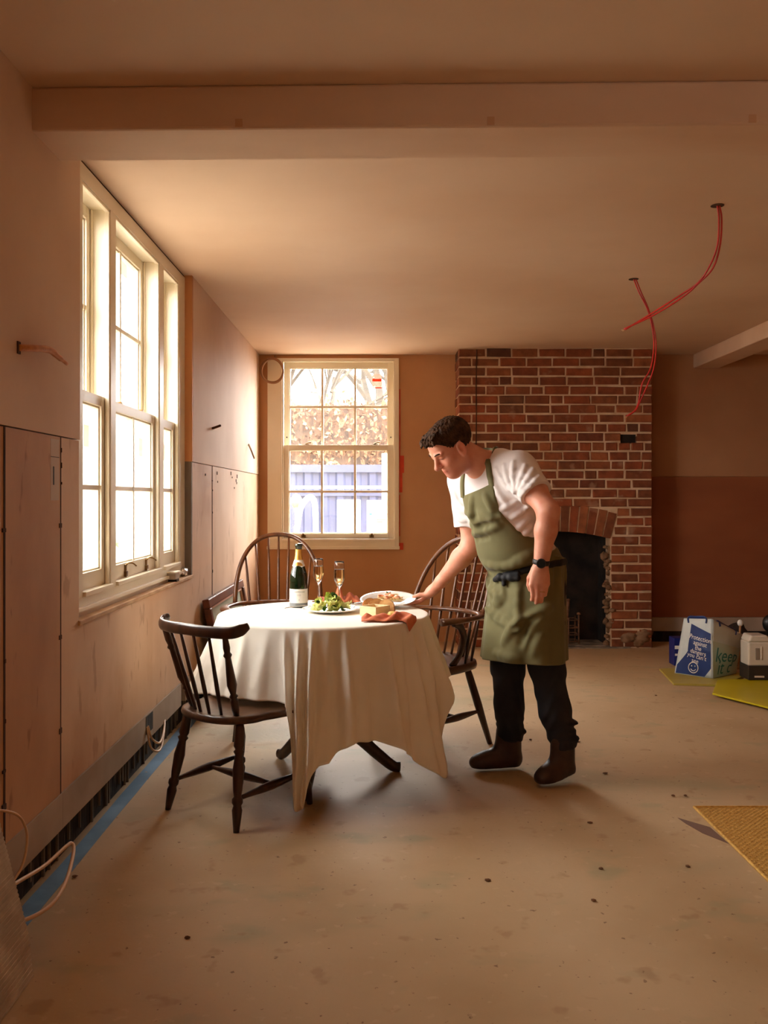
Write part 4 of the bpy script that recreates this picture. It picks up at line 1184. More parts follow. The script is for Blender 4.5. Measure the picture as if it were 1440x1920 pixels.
put('inner_slip', bm, M('pinkish_slip', (206, 160, 134), 0.5), pic, world_coords=True)
bm = NB(); add_box(bm, -.014, -.008, .05, Lp - .05, .05, Hp - .05, Mp); put('print', bm, M('pale_green_print', (176, 188, 172), 0.25, c2=(166, 178, 164), scale=3), pic, world_coords=True)

# ------------------------------------------------------------------ cables and small fixings
def cable_pair(name, hole, paths, label, mat=m_red_cable, r=.0042):
    o = empty(name, hole, label=label, cat='cable')
    for p in paths:
        bm = NB(); add_tube(bm, smooth_path(p, 10), r, 8); put('strand', bm, mat, o, smooth=True, world_coords=True)
        e = Vector(p[-1]); e0 = Vector(p[-2]); d = (e - e0).normalized()
        bm = NB(); add_tube(bm, [e, e + d * .012], r * .55, 6); put('bare_end', bm, m_pale_cable, o, smooth=True, world_coords=True)
    bm = NB(); c = Vector(hole); add_lathe(bm, [(0, 0), (.028, 0), (.028, -.002), (0, -.002)], c, 14); put('hole_rim', bm, m_joint, o, world_coords=True)
    return o
def C1(off):
    pp_ = [(1345, 385, 3.78), (1351, 412, 3.79), (1348, 460, 3.82), (1335, 500, 3.86), (1309, 530, 3.92), (1280, 555, 3.98), (1225, 590, 4.06), (1172, 618, 4.12)]
    return [W(px + o[0], py + o[1], d) for (px, py, d), o in zip(pp_, off)]
cable_pair('ceiling_cable', (1.437, 3.78, 2.4995), [C1([(0, 0), (-3, 0), (-3, 0), (-4, -2), (0, 0), (-2, -3), (-2, -3), (0, 0)]), C1([(4, 0), (2, 0), (2, 0), (2, 2), (1, 1), (0, 2), (0, 1), (-2, -1)])],
           'pair of red cables from the nearer ceiling hole, swinging left')
def C2(off):
    pp_ = [(1188, 523, 5.05), (1199, 548, 5.05), (1214, 580, 5.04), (1224, 615, 5.03), (1228, 650, 5.02), (1224, 690, 5.0), (1210, 720, 5.0), (1199, 755, 5.0), (1190, 770, 4.99), (1174, 781, 4.98)]
    return [W(px + o[0], py + o[1], d) for (px, py, d), o in zip(pp_, off)]
cable_pair('ceiling_cable', (1.442, 5.05, 2.4995), [C2([(0, 0), (-1, 0), (0, 0), (-1, 0), (-2, 0), (-4, 0), (-6, 0), (-2, 0), (0, 0), (0, 0)]), C2([(4, 0), (3, 0), (2, 0), (2, 0), (2, 0), (2, 0), (4, 2), (2, -4), (2, -1), (3, -1)])],
           'pair of red cables from the farther ceiling hole, hanging over the bricks')
# coil on the corner beside the back window
co = empty('cable_coil', (W(516, 668, 7.6).x, 7.6, W(516, 668, 7.6).z), label='coil of brown cable hanging in the corner by the back window', cat='cable')
bm = NB()
pts = []
for k in range(54):
    a = 1.45 + k * .26; r = 1 + .05 * math.sin(k * .37)
    pts.append(W(511 + (20.5 + 1.5 * math.sin(k * .23)) * math.cos(a) * r, 695 - 22.5 * math.sin(a) * r, 7.62 - .0006 * k))
add_tube(bm, smooth_path([W(515, 666, 7.64), W(517, 671, 7.63)] + pts, 3), .0075, 8); put('coiled_cable', bm, M('brown_cable', (150, 108, 70), 0.5), co, smooth=True, world_coords=True)
# left-wall stubs
def wall_stub(name, pts, r, mat, label, cat, plate=None):
    bm = NB(); add_tube(bm, smooth_path(pts, 6), r, 8)
    o = put(name, bm, mat, smooth=True, label=label, cat=cat)
    return o
def LW(px, py, off=0.0):
    """point on the left wall (plus offset into the room) seen at a photo pixel"""
    d = (WX + off) * F_PX / (px - VPX); return W(px, py, d)
m_ocable = M('orange_sheath', (206, 134, 70), 0.5, c2=(186, 112, 54), scale=40)
ws = empty('wall_cable', tuple(LW(34, 651)), label='stiff orange cable bending out of the left wall near the camera', cat='cable')
bm = NB(); add_tube(bm, smooth_path([LW(34, 652, 0.0), LW(60, 653, .02), LW(92, 656, .03), LW(108, 668, .035), LW(125, 682, .04)], 6), [.0105] * 17 + [.009] * 4 + [.006] * 4, 10); put('sheath', bm, m_ocable, ws, smooth=True, world_coords=True)
bm = NB(); p = LW(34, 652); add_box(bm, WX - .002, WX + .004, p.y - .010, p.y + .010, p.z - .018, p.z + .018); put('cable_hole', bm, m_joint, ws, world_coords=True)
wall_stub('wall_plug', [LW(399, 803, 0.0), LW(402, 802, .02), LW(413, 798, .05)], .008, m_joint, 'short dark cable stub sticking out of the left wall, nearer the window', 'cable')
wall_stub('wall_plug', [LW(466, 833, 0.0), LW(470, 842, .03), LW(477, 860, .06)], .007, m_grey_strip, 'short grey cable stub hanging from the left wall near the corner', 'cable')
# paper label strip on the near board
p = LW(96, 822); q = LW(112, 938)
lb = NB(); add_box(lb, WX - .004, WX - .0015, p.y, q.y, q.z, p.z)
ls_ = put('paper_label', lb, M('faded_paper', (190, 164, 140), 0.7), label='narrow faded paper label stuck to the near boarded wall', cat='label')
lb = NB(); add_box(lb, WX - .0016, WX - .001, p.y + .02, p.y + .03, q.z + .05, q.z + .11); add_box(lb, WX - .0016, WX - .001, p.y, q.y, q.z + .14, q.z + .142); put('printed_mark', lb, m_inkdark, ls_)
# socket hole with two white wires
so = empty('socket_hole', tuple(LW(279, 1352)), label='open socket hole with white wires low on the left wall', cat='socket')
p = LW(279, 1358); bm = NB(); add_box(bm, WX - .004, WX + .0025, p.y - .055, p.y + .065, p.z - .035, p.z + .045); put('recess', bm, m_gap, so, world_coords=True)
for off, dz in ((0, 0), (.02, -.035)):
    bm = NB(); add_tube(bm, smooth_path([(WX + .004, p.y - .03 - off, p.z + .0), (WX + .02, p.y - .02 - off, p.z - .06 + dz), (WX + .035, p.y + .06, p.z - .10 + dz), (WX + .02, p.y + .20, p.z - .075 + dz * .6), (WX - .01, p.y + .34, p.z - .05)], 8), .005, 8)
    put('wire', bm, m_white_cable, so, smooth=True, world_coords=True)
# loops of cable at the near left
bm = NB(); add_tube(bm, smooth_path([W(-30, 1520, 2.40), W(5, 1520, 2.46), W(35, 1530, 2.52), W(50, 1560, 2.56), W(48, 1600, 2.56), W(36, 1635, 2.52), W(15, 1662, 2.46), W(2, 1672, 2.44)], 8), .0038, 8)
put('thin_wire', bm, m_white_cable, smooth=True, label='thin white wire looping out of the left wall above the ribbed board', cat='wire')
bm = NB(); add_tube(bm, smooth_path([W(8, 1668, 2.42), W(40, 1650, 2.52), W(85, 1622, 2.66), W(125, 1586, 2.80), W(135, 1582, 2.83), W(138, 1596, 2.80), W(128, 1640, 2.66), W(108, 1682, 2.52), W(78, 1710, 2.42), W(36, 1729, 2.34), W(20, 1732, 2.31)], 8), .0058, 10)
put('looped_cable', bm, m_white_cable, smooth=True, label='thick cream cable looping over the blue tape at the left', cat='cable')
# ribbed board leaning at the bottom left
rb = NB()
Mr = Matrix.Translation((-.905, 1.2, .002)) @ Matrix.Rotation(math.radians(-14.5), 4, 'Y')
n = 84
for k in range(n):
    z0 = k * .006
    add_box(rb, -.024, -.0016 if k % 2 else 0, 0, 1.14 - (.03 if k < 16 else 0) * (1 - k / 16), z0, z0 + .006, Mr)
put('ribbed_board', rb, m_ribbed, label='grey ribbed board leaning on the left wall at the bottom corner', cat='board')
# packets left on the window sill
bm = NB(); p = W(348, 1078, 4.86); add_blob(bm, (-1.09, 4.90, .842), (.022, .045, .026), 3, .45, 2, 3); put('foil_packet', bm, M('crumpled_foil', (236, 236, 236), 0.22, metal=.7), smooth=True, label='crumpled silver foil packet at the far end of the left sill', cat='packet')
tn = empty('sill_tub', (-1.078, 4.60, .818), label='small cream tub with a dark base on the left sill', cat='tub')
bm = NB(); add_box(bm, -.022, .022, -.045, .045, .012, .045); put('tub_body', bm, m_grey_strip, tn, bevel=.003)
bm = NB(); add_box(bm, -.026, .026, -.05, .05, .045, .052); put('lid', bm, m_cream, tn, bevel=.002)
bm = NB(); add_box(bm, -.02, .024, -.03, .03, 0, .012); put('dark_base', bm, m_black, tn)

# ------------------------------------------------------------------ right-hand side
# sisal rug
rg = empty('sisal_rug', (1.9, 2.8, 0), label='yellow woven sisal rug at the lower right', cat='rug')
m_sis2 = M('sisal_yarn', (222, 176, 92), 0.9, c2=(196, 146, 66), scale=60)
rx0, rx1, ry0, ry1 = 1.262, 2.05, 2.10, 3.565
bm = NB(); add_box(bm, rx0, rx1, ry0, ry1, 0, .006); put('backing', bm, m_sisal, rg, world_coords=True)
bm = NB()
y = ry0 + .006; j = 0
while y < ry1 - .005:
    x = rx0 + (.006 if j % 2 else .017)
    while x < rx1 - .01:
        if x - rx0 < (y * .44 - 1.26 + .75) or True:
            w, h = .0082, .0052
            vs = [bm.verts.new(p) for p in ((x - w, y, .006), (x, y - h, .0062), (x + w, y, .006), (x, y + h, .0062), (x, y, .0092))]
            for a, b in ((0, 1), (1, 2), (2, 3), (3, 0)): bm.faces.new([vs[a], vs[b], vs[4]])
        x += .022
    y += .0115; j += 1
put('weave', bm, m_sis2, rg, world_coords=True, kind='stuff')
bm = NB(); add_tube(bm, [(rx0, ry0, .006), (rx0, ry1, .006), (rx1, ry1, .006)], .006, 6); put('edge_binding', bm, m_sis2, rg, world_coords=True)

# yellow sheets on the floor
m_yel = M('yellow_board', (188, 170, 78), 0.45, c2=(176, 156, 66), scale=3)
m_yel2 = M('lime_plastic', (204, 186, 26), 0.35, c2=(190, 172, 18), scale=3)
bm = NB(); add_prism(bm, [(1.955, 5.91), (2.27, 5.87), (2.56, 6.20), (2.44, 6.50), (2.02, 6.42)], 0, .014); put('yellow_board', bm, m_yel, label='dull yellow board on the floor under the printed carrier bag', cat='board', bevel=.002)
bm = NB(); add_prism(bm, [(2.082, 5.56), (2.36, 5.02), (3.10, 5.30), (2.86, 6.02), (2.275, 5.98)], .0145, .026); ys_ = put('lime_sheet', bm, m_yel2, label='bright lime yellow sheet on the floor beside the carrier bag', cat='sheet', bevel=.002)

# carrier bag
A = Vector((2.075, 6.25, .016)); B = Vector((2.268, 6.055, .016)); Cc = Vector((2.50, 6.235, .016)); D = Vector((2.31, 6.43, .016))
hA, hB, hC, hD = .385, .405, .275, .36
up = lambda p, h, dx=0, dy=0: Vector((p.x + dx, p.y + dy, p.z + h))
tA, tB, tC, tD = up(A, hA, .065, .0), up(B, hB, .005, .02), up(Cc, hC, .05, .01), up(D, hD, .06, -.02)
bag = empty('carrier_bag', tuple(B), label='blue and white printed carrier bag standing on the yellow board', cat='bag')
m_bagw = M('white_bag_plastic', (206, 214, 214), 0.35, c2=(190, 200, 202), scale=6, bump=.15, bscale=14)
m_bagn = M('navy_print', (22, 44, 98), 0.35, c2=(30, 56, 116), scale=8, bump=.12, bscale=14)
m_bagt = M('translucent_teal', (170, 200, 196), 0.35, c2=(196, 196, 176), scale=5, bump=.15, bscale=14)
m_teal = M('teal_print', (20, 120, 124), 0.4)
def face_pt(P, Q, tP, tQ, nrm, bulge, u, v):
    lo_ = P.lerp(Q, u); hi_ = tP.lerp(tQ, u); p = lo_.lerp(hi_, v)
    return p + nrm * (bulge * math.sin(math.pi * u) * math.sin(math.pi * min(1, v * 1.1)) + .004 * mnoise.noise(Vector((u * 4, v * 5, 3))))
nL = Vector((-.7, -.7, .05)).normalized(); nR = Vector((.62, -.78, .05)).normalized()
bm = NB()
for (P, Q, tP, tQ, nn) in ((A, B, tA, tB, nL), (B, Cc, tB, tC, nR), (Cc, D, tC, tD, -nL), (D, A, tD, tA, -nR)):
    add_grid(bm, lambda u, v: face_pt(P, Q, tP, tQ, nn, .012, u, v), 14, 16)
bm.faces.new([bm.verts.new(p) for p in (A, B, Cc, D)])
ob = put('bag_body', bm, m_bagw, bag, smooth=True, world_coords=True); s_ = ob.modifiers.new('t', 'SOLIDIFY'); s_.thickness = .0015
def left_face(u, v, off=.0022): return face_pt(A, B, tA, tB, nL, .012, u, v) + nL * off
def right_face(u, v, off=.0022): return face_pt(B, Cc, tB, tC, nR, .012, u, v) + nR * off
bm = NB()
add_grid(bm, lambda s, v: left_face((interp(v, [0, .2, .45, .85], [.06, .06, .30, .30])) * (1 - s) + .965 * s if v > .19 else (.03 * (1 - s) + (.80 + v * .8) * s), v * (.90 - .16 * s) + .01), 10, 24)
put('navy_panel', bm, m_bagn, bag, smooth=True, world_coords=True)
bm = NB(); add_grid(bm, lambda s, v: right_face(.01 + .97 * s, .01 + .62 * v), 10, 10); put('teal_panel', bm, m_bagt, bag, smooth=True, world_coords=True)
def on_face(ff, t, cu, cv, su, sv, rot):
    cr, sr = math.cos(rot), math.sin(rot)
    for v in t.data.vertices:
        x, y = v.co.x * cr - v.co.y * sr, v.co.x * sr + v.co.y * cr
        v.co = ff(cu + x / su, cv + y / sv, .0038)
    t.parent = bag; t.matrix_parent_inverse = full_mat(bag).inverted()
wL = (B - A).length; wR = (Cc - B).length
for (txt, cu, cv, sz) in (('Protection', .64, .655, .044), ('against', .655, .565, .041), ('the', .61, .485, .041), ('dangers', .61, .415, .041), ('you can\u2019t', .575, .342, .041), ('see', .54, .265, .041)):
    t = text_mesh('slogan_line', txt, sz, m_paper, Matrix.Identity(4), None, extrude=0); on_face(left_face, t, cu, cv, wL, .39, -.16)
bm = NB()
cc = (.50, .145)
def sm(u0, v0): return left_face(cc[0] + u0 / wL, cc[1] + v0 / .39, .0042)
add_tube(bm, [sm(.036 * math.cos(k * .2094), .036 * math.sin(k * .2094)) for k in range(30)], .0030, 6, closed=True)
add_tube(bm, [sm(.019 * math.cos(a), .019 * math.sin(a) - .003) for a in [math.pi + .35 + k * .243 for k in range(11)]], .0028, 6)
for s in (-1, 1): add_blob(bm, sm(s * .0125, .011), (.0045, .0045, .006), 1, 0, 1)
put('smiling_face_mark', bm, m_paper, bag, smooth=True, world_coords=True)
for (txt, cu, cv, sz) in (('keep', .48, .40, .125), ('it c', .42, .17, .125)):
    t = text_mesh('slogan_line', txt, sz, m_teal, Matrix.Identity(4), None, extrude=0, shear=.2); on_face(right_face, t, cu, cv, wR, .34, .02)
for (p0_, p1_) in ((tA, tB), (tB, tC)):
    bm = NB(); a = p0_.lerp(p1_, .22); b = p0_.lerp(p1_, .78); mid = p0_.lerp(p1_, .5) + Vector((.0, .02, -.012))
    add_tube(bm, smooth_path([a + Vector((0, 0, -.03)), a + Vector((0, .006, .004)), mid + Vector((0, .006, .014)), b + Vector((0, .006, .004)), b + Vector((0, 0, -.03))], 6), 1.0, 8, flat=(.004, .016)); put('strap_handle', bm, m_bagn, bag, smooth=True, world_coords=True)
# navy carton behind the bag
bm = NB(); q = W(1270, 1228, 6.62); ca = empty('navy_carton', (q.x + .06, 6.66, 0), label='small navy blue carton tucked behind the left of the carrier bag', cat='carton')
add_box(bm, q.x - .03, q.x + .14, 6.60, 6.72, 0, .205); put('carton_body', bm, M('royal_blue_card', (24, 34, 110), 0.5), ca, world_coords=True, bevel=.003)
bm = NB(); add_box(bm, q.x - .026, q.x + .01, 6.598, 6.601, .125, .150); put('pale_print', bm, m_paper, ca, world_coords=True)
bm = NB(); add_box(bm, q.x - .024, q.x + .0, 6.598, 6.601, .075, .09); put('pale_print', bm, m_paper, ca, world_coords=True)
# white container
pc = empty('plastic_container', (2.545, 6.0, .027), label='white plastic container with moulded grip and dark base at right edge', cat='container')
m_hd = M('off_white_plastic', (212, 200, 184), 0.45)
bm = NB()
add_box(bm, -.074, .076, -.05, .09, .095, .255); add_prism(bm, [(-.074, .255), (.076, .255), (.055, .300), (-.055, .300)], -.09, .05, Matrix.Rotation(math.pi / 2, 4, 'X'))
put('container_body', bm, m_hd, pc, bevel=.010)
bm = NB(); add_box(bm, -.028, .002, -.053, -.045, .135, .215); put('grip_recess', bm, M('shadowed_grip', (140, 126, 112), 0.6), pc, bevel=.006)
bm = NB(); add_box(bm, .010, .016, -.055, -.045, .135, .225); put('moulded_rib', bm, m_hd, pc, bevel=.002)
bm = NB(); add_box(bm, -.078, .080, -.054, .094, 0, .098); put('dark_base', bm, M('dark_brown_plastic', (52, 44, 38), 0.5), pc, bevel=.006)
bm = NB(); add_box(bm, -.035, .03, -.056, -.052, .018, .030); put('base_label', bm, m_hd, pc)
bm = NB(); add_blob(bm, (2.765, 6.25, .365), (.07, .05, .07), 1, .02, 3); add_turned(bm, (2.765, 6.28, .30), (2.765, 6.30, 0), [(0, .03), (1, .05)], 12); put('round_fan_heater', bm, m_black, smooth=True, label='round black object at the right edge behind the white container', cat='heater')
st = empty('wooden_stick', (2.615, 6.47, 0), label='thin wooden stick with a pale knob leaning on the dark tool bag', cat='stick')
k1 = W(1388, 1168, 6.56); k0 = Vector((2.615, 6.47, 0.0))
bm = NB(); add_tube(bm, [k0, k1], .008, 8); put('shaft', bm, m_rawwood, st, smooth=True, world_coords=True)
bm = NB(); add_blob(bm, k1, (.022, .022, .026), 2, .05, 2); put('knob', bm, m_paper, st, smooth=True, world_coords=True)
bm = NB(); add_box(bm, 2.62, 2.80, 6.60, 6.85, 0, .19); add_blob(bm, (2.70, 6.70, .24), (.075, .08, .08), 6, .5, 2, 2.5); put('tool_bag', bm, M('dark_brown_canvas', (52, 38, 30), 0.9, c2=(30, 22, 18), scale=9), smooth=False, label='dark brown canvas tool bag between the carrier bag and white container', cat='bag')
# fire basket standing in the fireplace
fb = empty('wire_rack', (1.60, 7.47, .02), label='rusty wire rack standing in the sooty fireplace', cat='rack')
m_rust = M('dusty_iron', (128, 92, 66), 0.7, c2=(96, 66, 46), scale=30)
bm = NB()
for z in (.02, .075, .135, .20): add_tube(bm, [(-.10, 0, z), (.07, 0, z), (.07, .14, z), (-.10, .14, z)], .006, 6, closed=True)
for (x, y, h) in ((-.10, 0, .22), (-.015, 0, .22), (.07, 0, .24), (.07, .14, .22), (-.10, .14, .22)): add_tube(bm, [(x, y, 0), (x, y, h)], .007, 6)
put('wire_frame', bm, m_rust, fb, smooth=True)
bm = NB(); add_blob(bm, (.07, 0, .255), (.02, .02, .014), 1, .1, 1); add_blob(bm, (-.015, .02, .37), (.02, .02, .012), 2, .1, 1); add_tube(bm, [(-.015, .05, .20), (-.015, .02, .37)], .012, 8); put('finial', bm, m_rust, fb, smooth=True)
# crumbs of debris on the floor
rng = random.Random(77)
m_crumbs = M('brown_crumbs', (112, 78, 52), 0.9)
deb = [(1135, 1451, 'nearest the shoes of the man'), (1262, 1493, 'left of the yellow rug corner'), (1285, 1493, 'just beside the yellow rug corner'), (1106, 1544, 'on the open floor left of the rug'), (1127, 1630, 'on the open floor below the man'), (915, 1652, 'in the middle of the bare foreground'), (1290, 1626, 'left of the long rug edge'), (1113, 1690, 'beside the green chalk smear'), (140, 1645, 'near the blue tape'), (352, 1760, 'in the front left foreground'), (995, 1388, 'between the boots of the man'), (1084, 1392, 'right of the boots of the man'), (1230, 1305, 'in front of the dull yellow board')]
for k, (px, py, wh) in enumerate(deb):
    s = (py - VPY) / EYE_Z; d = F_PX / s; bm = NB()
    add_blob(bm, ((px - VPX) * d / F_PX, d, .004), (rng.uniform(.008, .015), rng.uniform(.005, .009), .004), k, .5, 1, 2)
    put('plaster_crumb', bm, m_crumbs, label='dark crumb of plaster on the floor ' + wh, cat='debris', group='crumbs of plaster on the floor')
bm = NB()
sx, sy = 1.11, 3.47
add_prism(bm, [(1.16, 3.46), (1.25, 3.36), (1.258, 3.20), (1.20, 3.30), (1.17, 3.40)], .0002, .0014); put('brown_paper_scrap', bm, M('brown_scrap', (118, 88, 72), 0.8), label='curved brown scrap lying beside the yellow rug edge', cat='scrap')
# ------------------------------------------------------------------ the man: distance-field modelling
BIG = np.float32(9.0)
def npv(v): return np.array([v[0], v[1], v[2]], dtype=np.float64)
class Field:
    def __init__(self, lo, hi, h):
        self.lo = npv(lo); self.h = h
        self.n = np.ceil((npv(hi) - self.lo) / h).astype(int) + 1
        self.D = np.full(tuple(self.n), BIG, dtype=np.float32)
    def box(self, lo, hi, pad):
        a = np.clip(np.floor((npv(lo) - pad - self.lo) / self.h).astype(int), 0, self.n)
        b = np.clip(np.ceil((npv(hi) + pad - self.lo) / self.h).astype(int) + 1, 0, self.n)
        sl = tuple(slice(a[i], b[i]) for i in range(3))
        ax = [(self.lo[i] + self.h * np.arange(a[i], b[i])).astype(np.float32) for i in range(3)]
        return sl, np.meshgrid(*ax, indexing='ij', sparse=True)
    def add(self, prim, k=0.01, op='add'):
        fn, lo, hi = prim
        sl, P = self.box(lo, hi, k + 4 * self.h + 0.02)
        if 0 in self.D[sl].shape: return
        d = fn(*P).astype(np.float32); D = self.D[sl]
        if op == 'add':
            hh = np.maximum(k - np.abs(D - d), 0) / k if k > 0 else 0
            self.D[sl] = np.minimum(D, d) - (hh * hh * k * 0.25 if k > 0 else 0)
        elif op == 'sub':
            d = -d
            hh = np.maximum(k - np.abs(D - d), 0) / k
            self.D[sl] = np.maximum(D, d) + hh * hh * k * 0.25
    def grid(self):
        ax = [(self.lo[i] + self.h * np.arange(self.n[i])).astype(np.float32) for i in range(3)]
        return np.meshgrid(*ax, indexing='ij', sparse=True)
    def sample(self, p):
        q = (npv(p) - self.lo) / self.h; i = np.clip(np.floor(q).astype(int), 0, self.n - 2); f = np.clip(q - i, 0, 1)
        c = self.D[i[0]:i[0]+2, i[1]:i[1]+2, i[2]:i[2]+2].astype(float)
        c = c[0] * (1 - f[0]) + c[1] * f[0]; c = c[0] * (1 - f[1]) + c[1] * f[1]
        return c[0] * (1 - f[2]) + c[1] * f[2]
    def grad(self, p):
        e = self.h * 1.2; p = Vector(p)
        g = Vector([self.sample(p + Vector([e if i == j else 0 for j in range(3)])) - self.sample(p - Vector([e if i == j else 0 for j in range(3)])) for i in range(3)])
        return g.normalized() if g.length > 1e-9 else Vector((0, -1, 0))
    def hit(self, px, py, d0=3.45, d1=4.3):
        d = d0
        while d < d1:
            p = W(px, py, d)
            if self.sample(p) < 0: return p
            d += self.h * .8
        return self.project(W(px, py, 3.9))
    def project(self, p, off=0.0, it=6):
        p = Vector(p)
        for _ in range(it):
            p = p - self.grad(p) * (self.sample(p) - off)
        return p

def capsule(a, b, ra, rb=None):
    rb = ra if rb is None else rb
    a = npv(a); b = npv(b); ab = b - a; L2 = max(float(ab @ ab), 1e-12)
    def fn(X, Y, Z):
        t = np.clip(((X - a[0]) * ab[0] + (Y - a[1]) * ab[1] + (Z - a[2]) * ab[2]) / L2, 0, 1)
        return np.sqrt((X - a[0] - t * ab[0])**2 + (Y - a[1] - t * ab[1])**2 + (Z - a[2] - t * ab[2])**2) - (ra + (rb - ra) * t)
    r = max(ra, rb)
    return fn, np.minimum(a, b) - r, np.maximum(a, b) + r

def ellipsoid(c, r, ax=None):
    c = npv(c); A = np.eye(3) if ax is None else np.array([npv(v) for v in ax])
    def fn(X, Y, Z):
        x, y, z = X - c[0], Y - c[1], Z - c[2]
        q = [(x * A[i][0] + y * A[i][1] + z * A[i][2]) for i in range(3)]
        k0 = np.sqrt(sum((q[i] / r[i])**2 for i in range(3))); k1 = np.sqrt(sum((q[i] / r[i]**2)**2 for i in range(3)))
        return k0 * (k0 - 1) / np.maximum(k1, 1e-6)
    e = np.sqrt(sum((A[i] * r[i])**2 for i in range(3)))
    return fn, c - e, c + e

def etube(a, b, A1, A2, ra, rb, ex=None):
    """elliptic frustum from a to b: half axes ra=(r1,r2) at a, rb at b along A1,A2; flat ends"""
    a = npv(a); b = npv(b); A1 = npv(A1); A2 = npv(A2); ab = b - a; L = np.linalg.norm(ab); T = ab / L
    def fn(X, Y, Z):
        x, y, z = X - a[0], Y - a[1], Z - a[2]
        s = (x * T[0] + y * T[1] + z * T[2]); t = np.clip(s / L, 0, 1)
        u = x * A1[0] + y * A1[1] + z * A1[2] - s * float(T @ A1); v = x * A2[0] + y * A2[1] + z * A2[2] - s * float(T @ A2)
        r1 = ra[0] + (rb[0] - ra[0]) * t; r2 = ra[1] + (rb[1] - ra[1]) * t
        k0 = np.sqrt((u / r1)**2 + (v / r2)**2); k1 = np.sqrt((u / r1**2)**2 + (v / r2**2)**2)
        d = k0 * (k0 - 1) / np.maximum(k1, 1e-5)
        if ex is not None: d = d + ex(u, v, s, t)
        return np.maximum(d, np.maximum(-s, s - L))
    R = max(ra + rb)
    return fn, np.minimum(a, b) - R, np.maximum(a, b) + R

def surface(F):
    D = F.D; ins = D < 0
    n = np.array(D.shape) - 1
    cnt = np.zeros(tuple(n), np.int8)
    for i in (0, 1):
        for j in (0, 1):
            for k in (0, 1): cnt += ins[i:i+n[0], j:j+n[1], k:k+n[2]]
    act = (cnt > 0) & (cnt < 8)
    ii, jj, kk = np.nonzero(act)
    idx = np.full(tuple(n), -1, np.int32); idx[ii, jj, kk] = np.arange(len(ii))
    acc = np.zeros((len(ii), 3)); num = np.zeros(len(ii))
    for ax in range(3):
        o = [a for a in range(3) if a != ax]
        for u in (0, 1):
            for v in (0, 1):
                c0 = [0, 0, 0]; c0[o[0]] = u; c0[o[1]] = v; c1 = list(c0); c1[ax] = 1
                d0 = D[ii + c0[0], jj + c0[1], kk + c0[2]].astype(float); d1 = D[ii + c1[0], jj + c1[1], kk + c1[2]].astype(float)
                m = (d0 < 0) != (d1 < 0); t = np.where(m, d0 / np.where(m, d0 - d1, 1), 0)
                p = np.zeros((len(ii), 3)); p[:, o[0]] = u; p[:, o[1]] = v; p[:, ax] = t
                acc += p * m[:, None]; num += m
    V = F.lo + F.h * (np.stack([ii, jj, kk], 1) + acc / num[:, None])
    faces = []
    for ax in range(3):
        o = [a for a in range(3) if a != ax]
        s0 = [slice(None)] * 3; s1 = [slice(None)] * 3; s0[ax] = slice(0, -1); s1[ax] = slice(1, None)
        for a_ in o: s0[a_] = slice(1, -1); s1[a_] = slice(1, -1)
        a = ins[tuple(s0)]; b = ins[tuple(s1)]; e = np.nonzero(a != b)
        e = list(e); flip = a[tuple(e)]
        q = []
        for (u, v) in ((0, 0), (1, 0), (1, 1), (0, 1)):
            c = [None] * 3; c[ax] = e[ax]; c[o[0]] = e[o[0]] + u; c[o[1]] = e[o[1]] + v
            q.append(idx[c[0], c[1], c[2]])
        q = np.stack(q, 1)
        if ax == 1: flip = ~flip
        q[~flip] = q[~flip][:, ::-1]
        faces.append(q)
    return V, np.concatenate(faces)

def field_mesh(name, F, mat, parent, smooth_it=1, tint=None):
    V, Q = surface(F)
    for _ in range(smooth_it):
        S_ = np.zeros_like(V); c = np.zeros(len(V))
        for a in range(4):
            for b in (1, 3):
                np.add.at(S_, Q[:, a], V[Q[:, (a + b) % 4]]); np.add.at(c, Q[:, a], 1)
        V = V * .45 + (S_ / np.maximum(c, 1)[:, None]) * .55
    me = bpy.data.meshes.new(name)
    me.vertices.add(len(V)); me.vertices.foreach_set('co', V.astype(np.float32).ravel())
    me.loops.add(Q.size); me.loops.foreach_set('vertex_index', Q.astype(np.int32).ravel())
    me.polygons.add(len(Q)); me.polygons.foreach_set('loop_start', np.arange(0, Q.size, 4, dtype=np.int32))
    me.update(calc_edges=True); me.validate()
    if tint is not None:
        ca = me.color_attributes.new('tint', 'FLOAT_COLOR', 'POINT')
        ca.data.foreach_set('color', tint(V).astype(np.float32).ravel())
    o = _link(name, me, mat, parent, True)
    if parent is not None: o.matrix_parent_inverse = full_mat(parent).inverted()
    return o

# ---- pose
man = empty('person', (.70, 4.0, 0), label='man in a white t-shirt and olive apron bending to set a plate on the table', cat='person')
fwd = Vector((-.8, -.6, 0)); lft = Vector((.6, -.8, 0))
Pv = Vector((.675, 4.05, .90)); Nk = Vector((.468, 3.90, 1.405))
tU = (Nk - Pv).normalized(); tF = lft.cross(tU).normalized()
TL = (Nk - Pv).length
def tp(l, f, u): return Pv + lft * l + tF * f + tU * u
shL = Vector((.592, 3.80, 1.375)); elL = Vector((.690, 3.640, 1.195)); wrL = Vector((.662, 3.665, .972))
shR = Vector((.385, 4.055, 1.335)); elR = Vector((.418, 4.055, 1.035)); wrR = Vector((.281, 4.145, .858))
# head frame
hF = Vector((-.67, -.37, -.585)).normalized(); hU = (Vector((0, 0, 1)) - hF * hF.z).normalized(); hL = hU.cross(hF)
HC = Vector((.308, 3.845, 1.466)); HS = .955
def hp(a, b, c): return HC + (hL * a + hF * b + hU * c) * HS

body = Field((-.0 + .12, 3.48, -.02), (.98, 4.34, 1.68), .0036)
def B_(prim, k=.01, op='add'): body.add(prim, k, op)
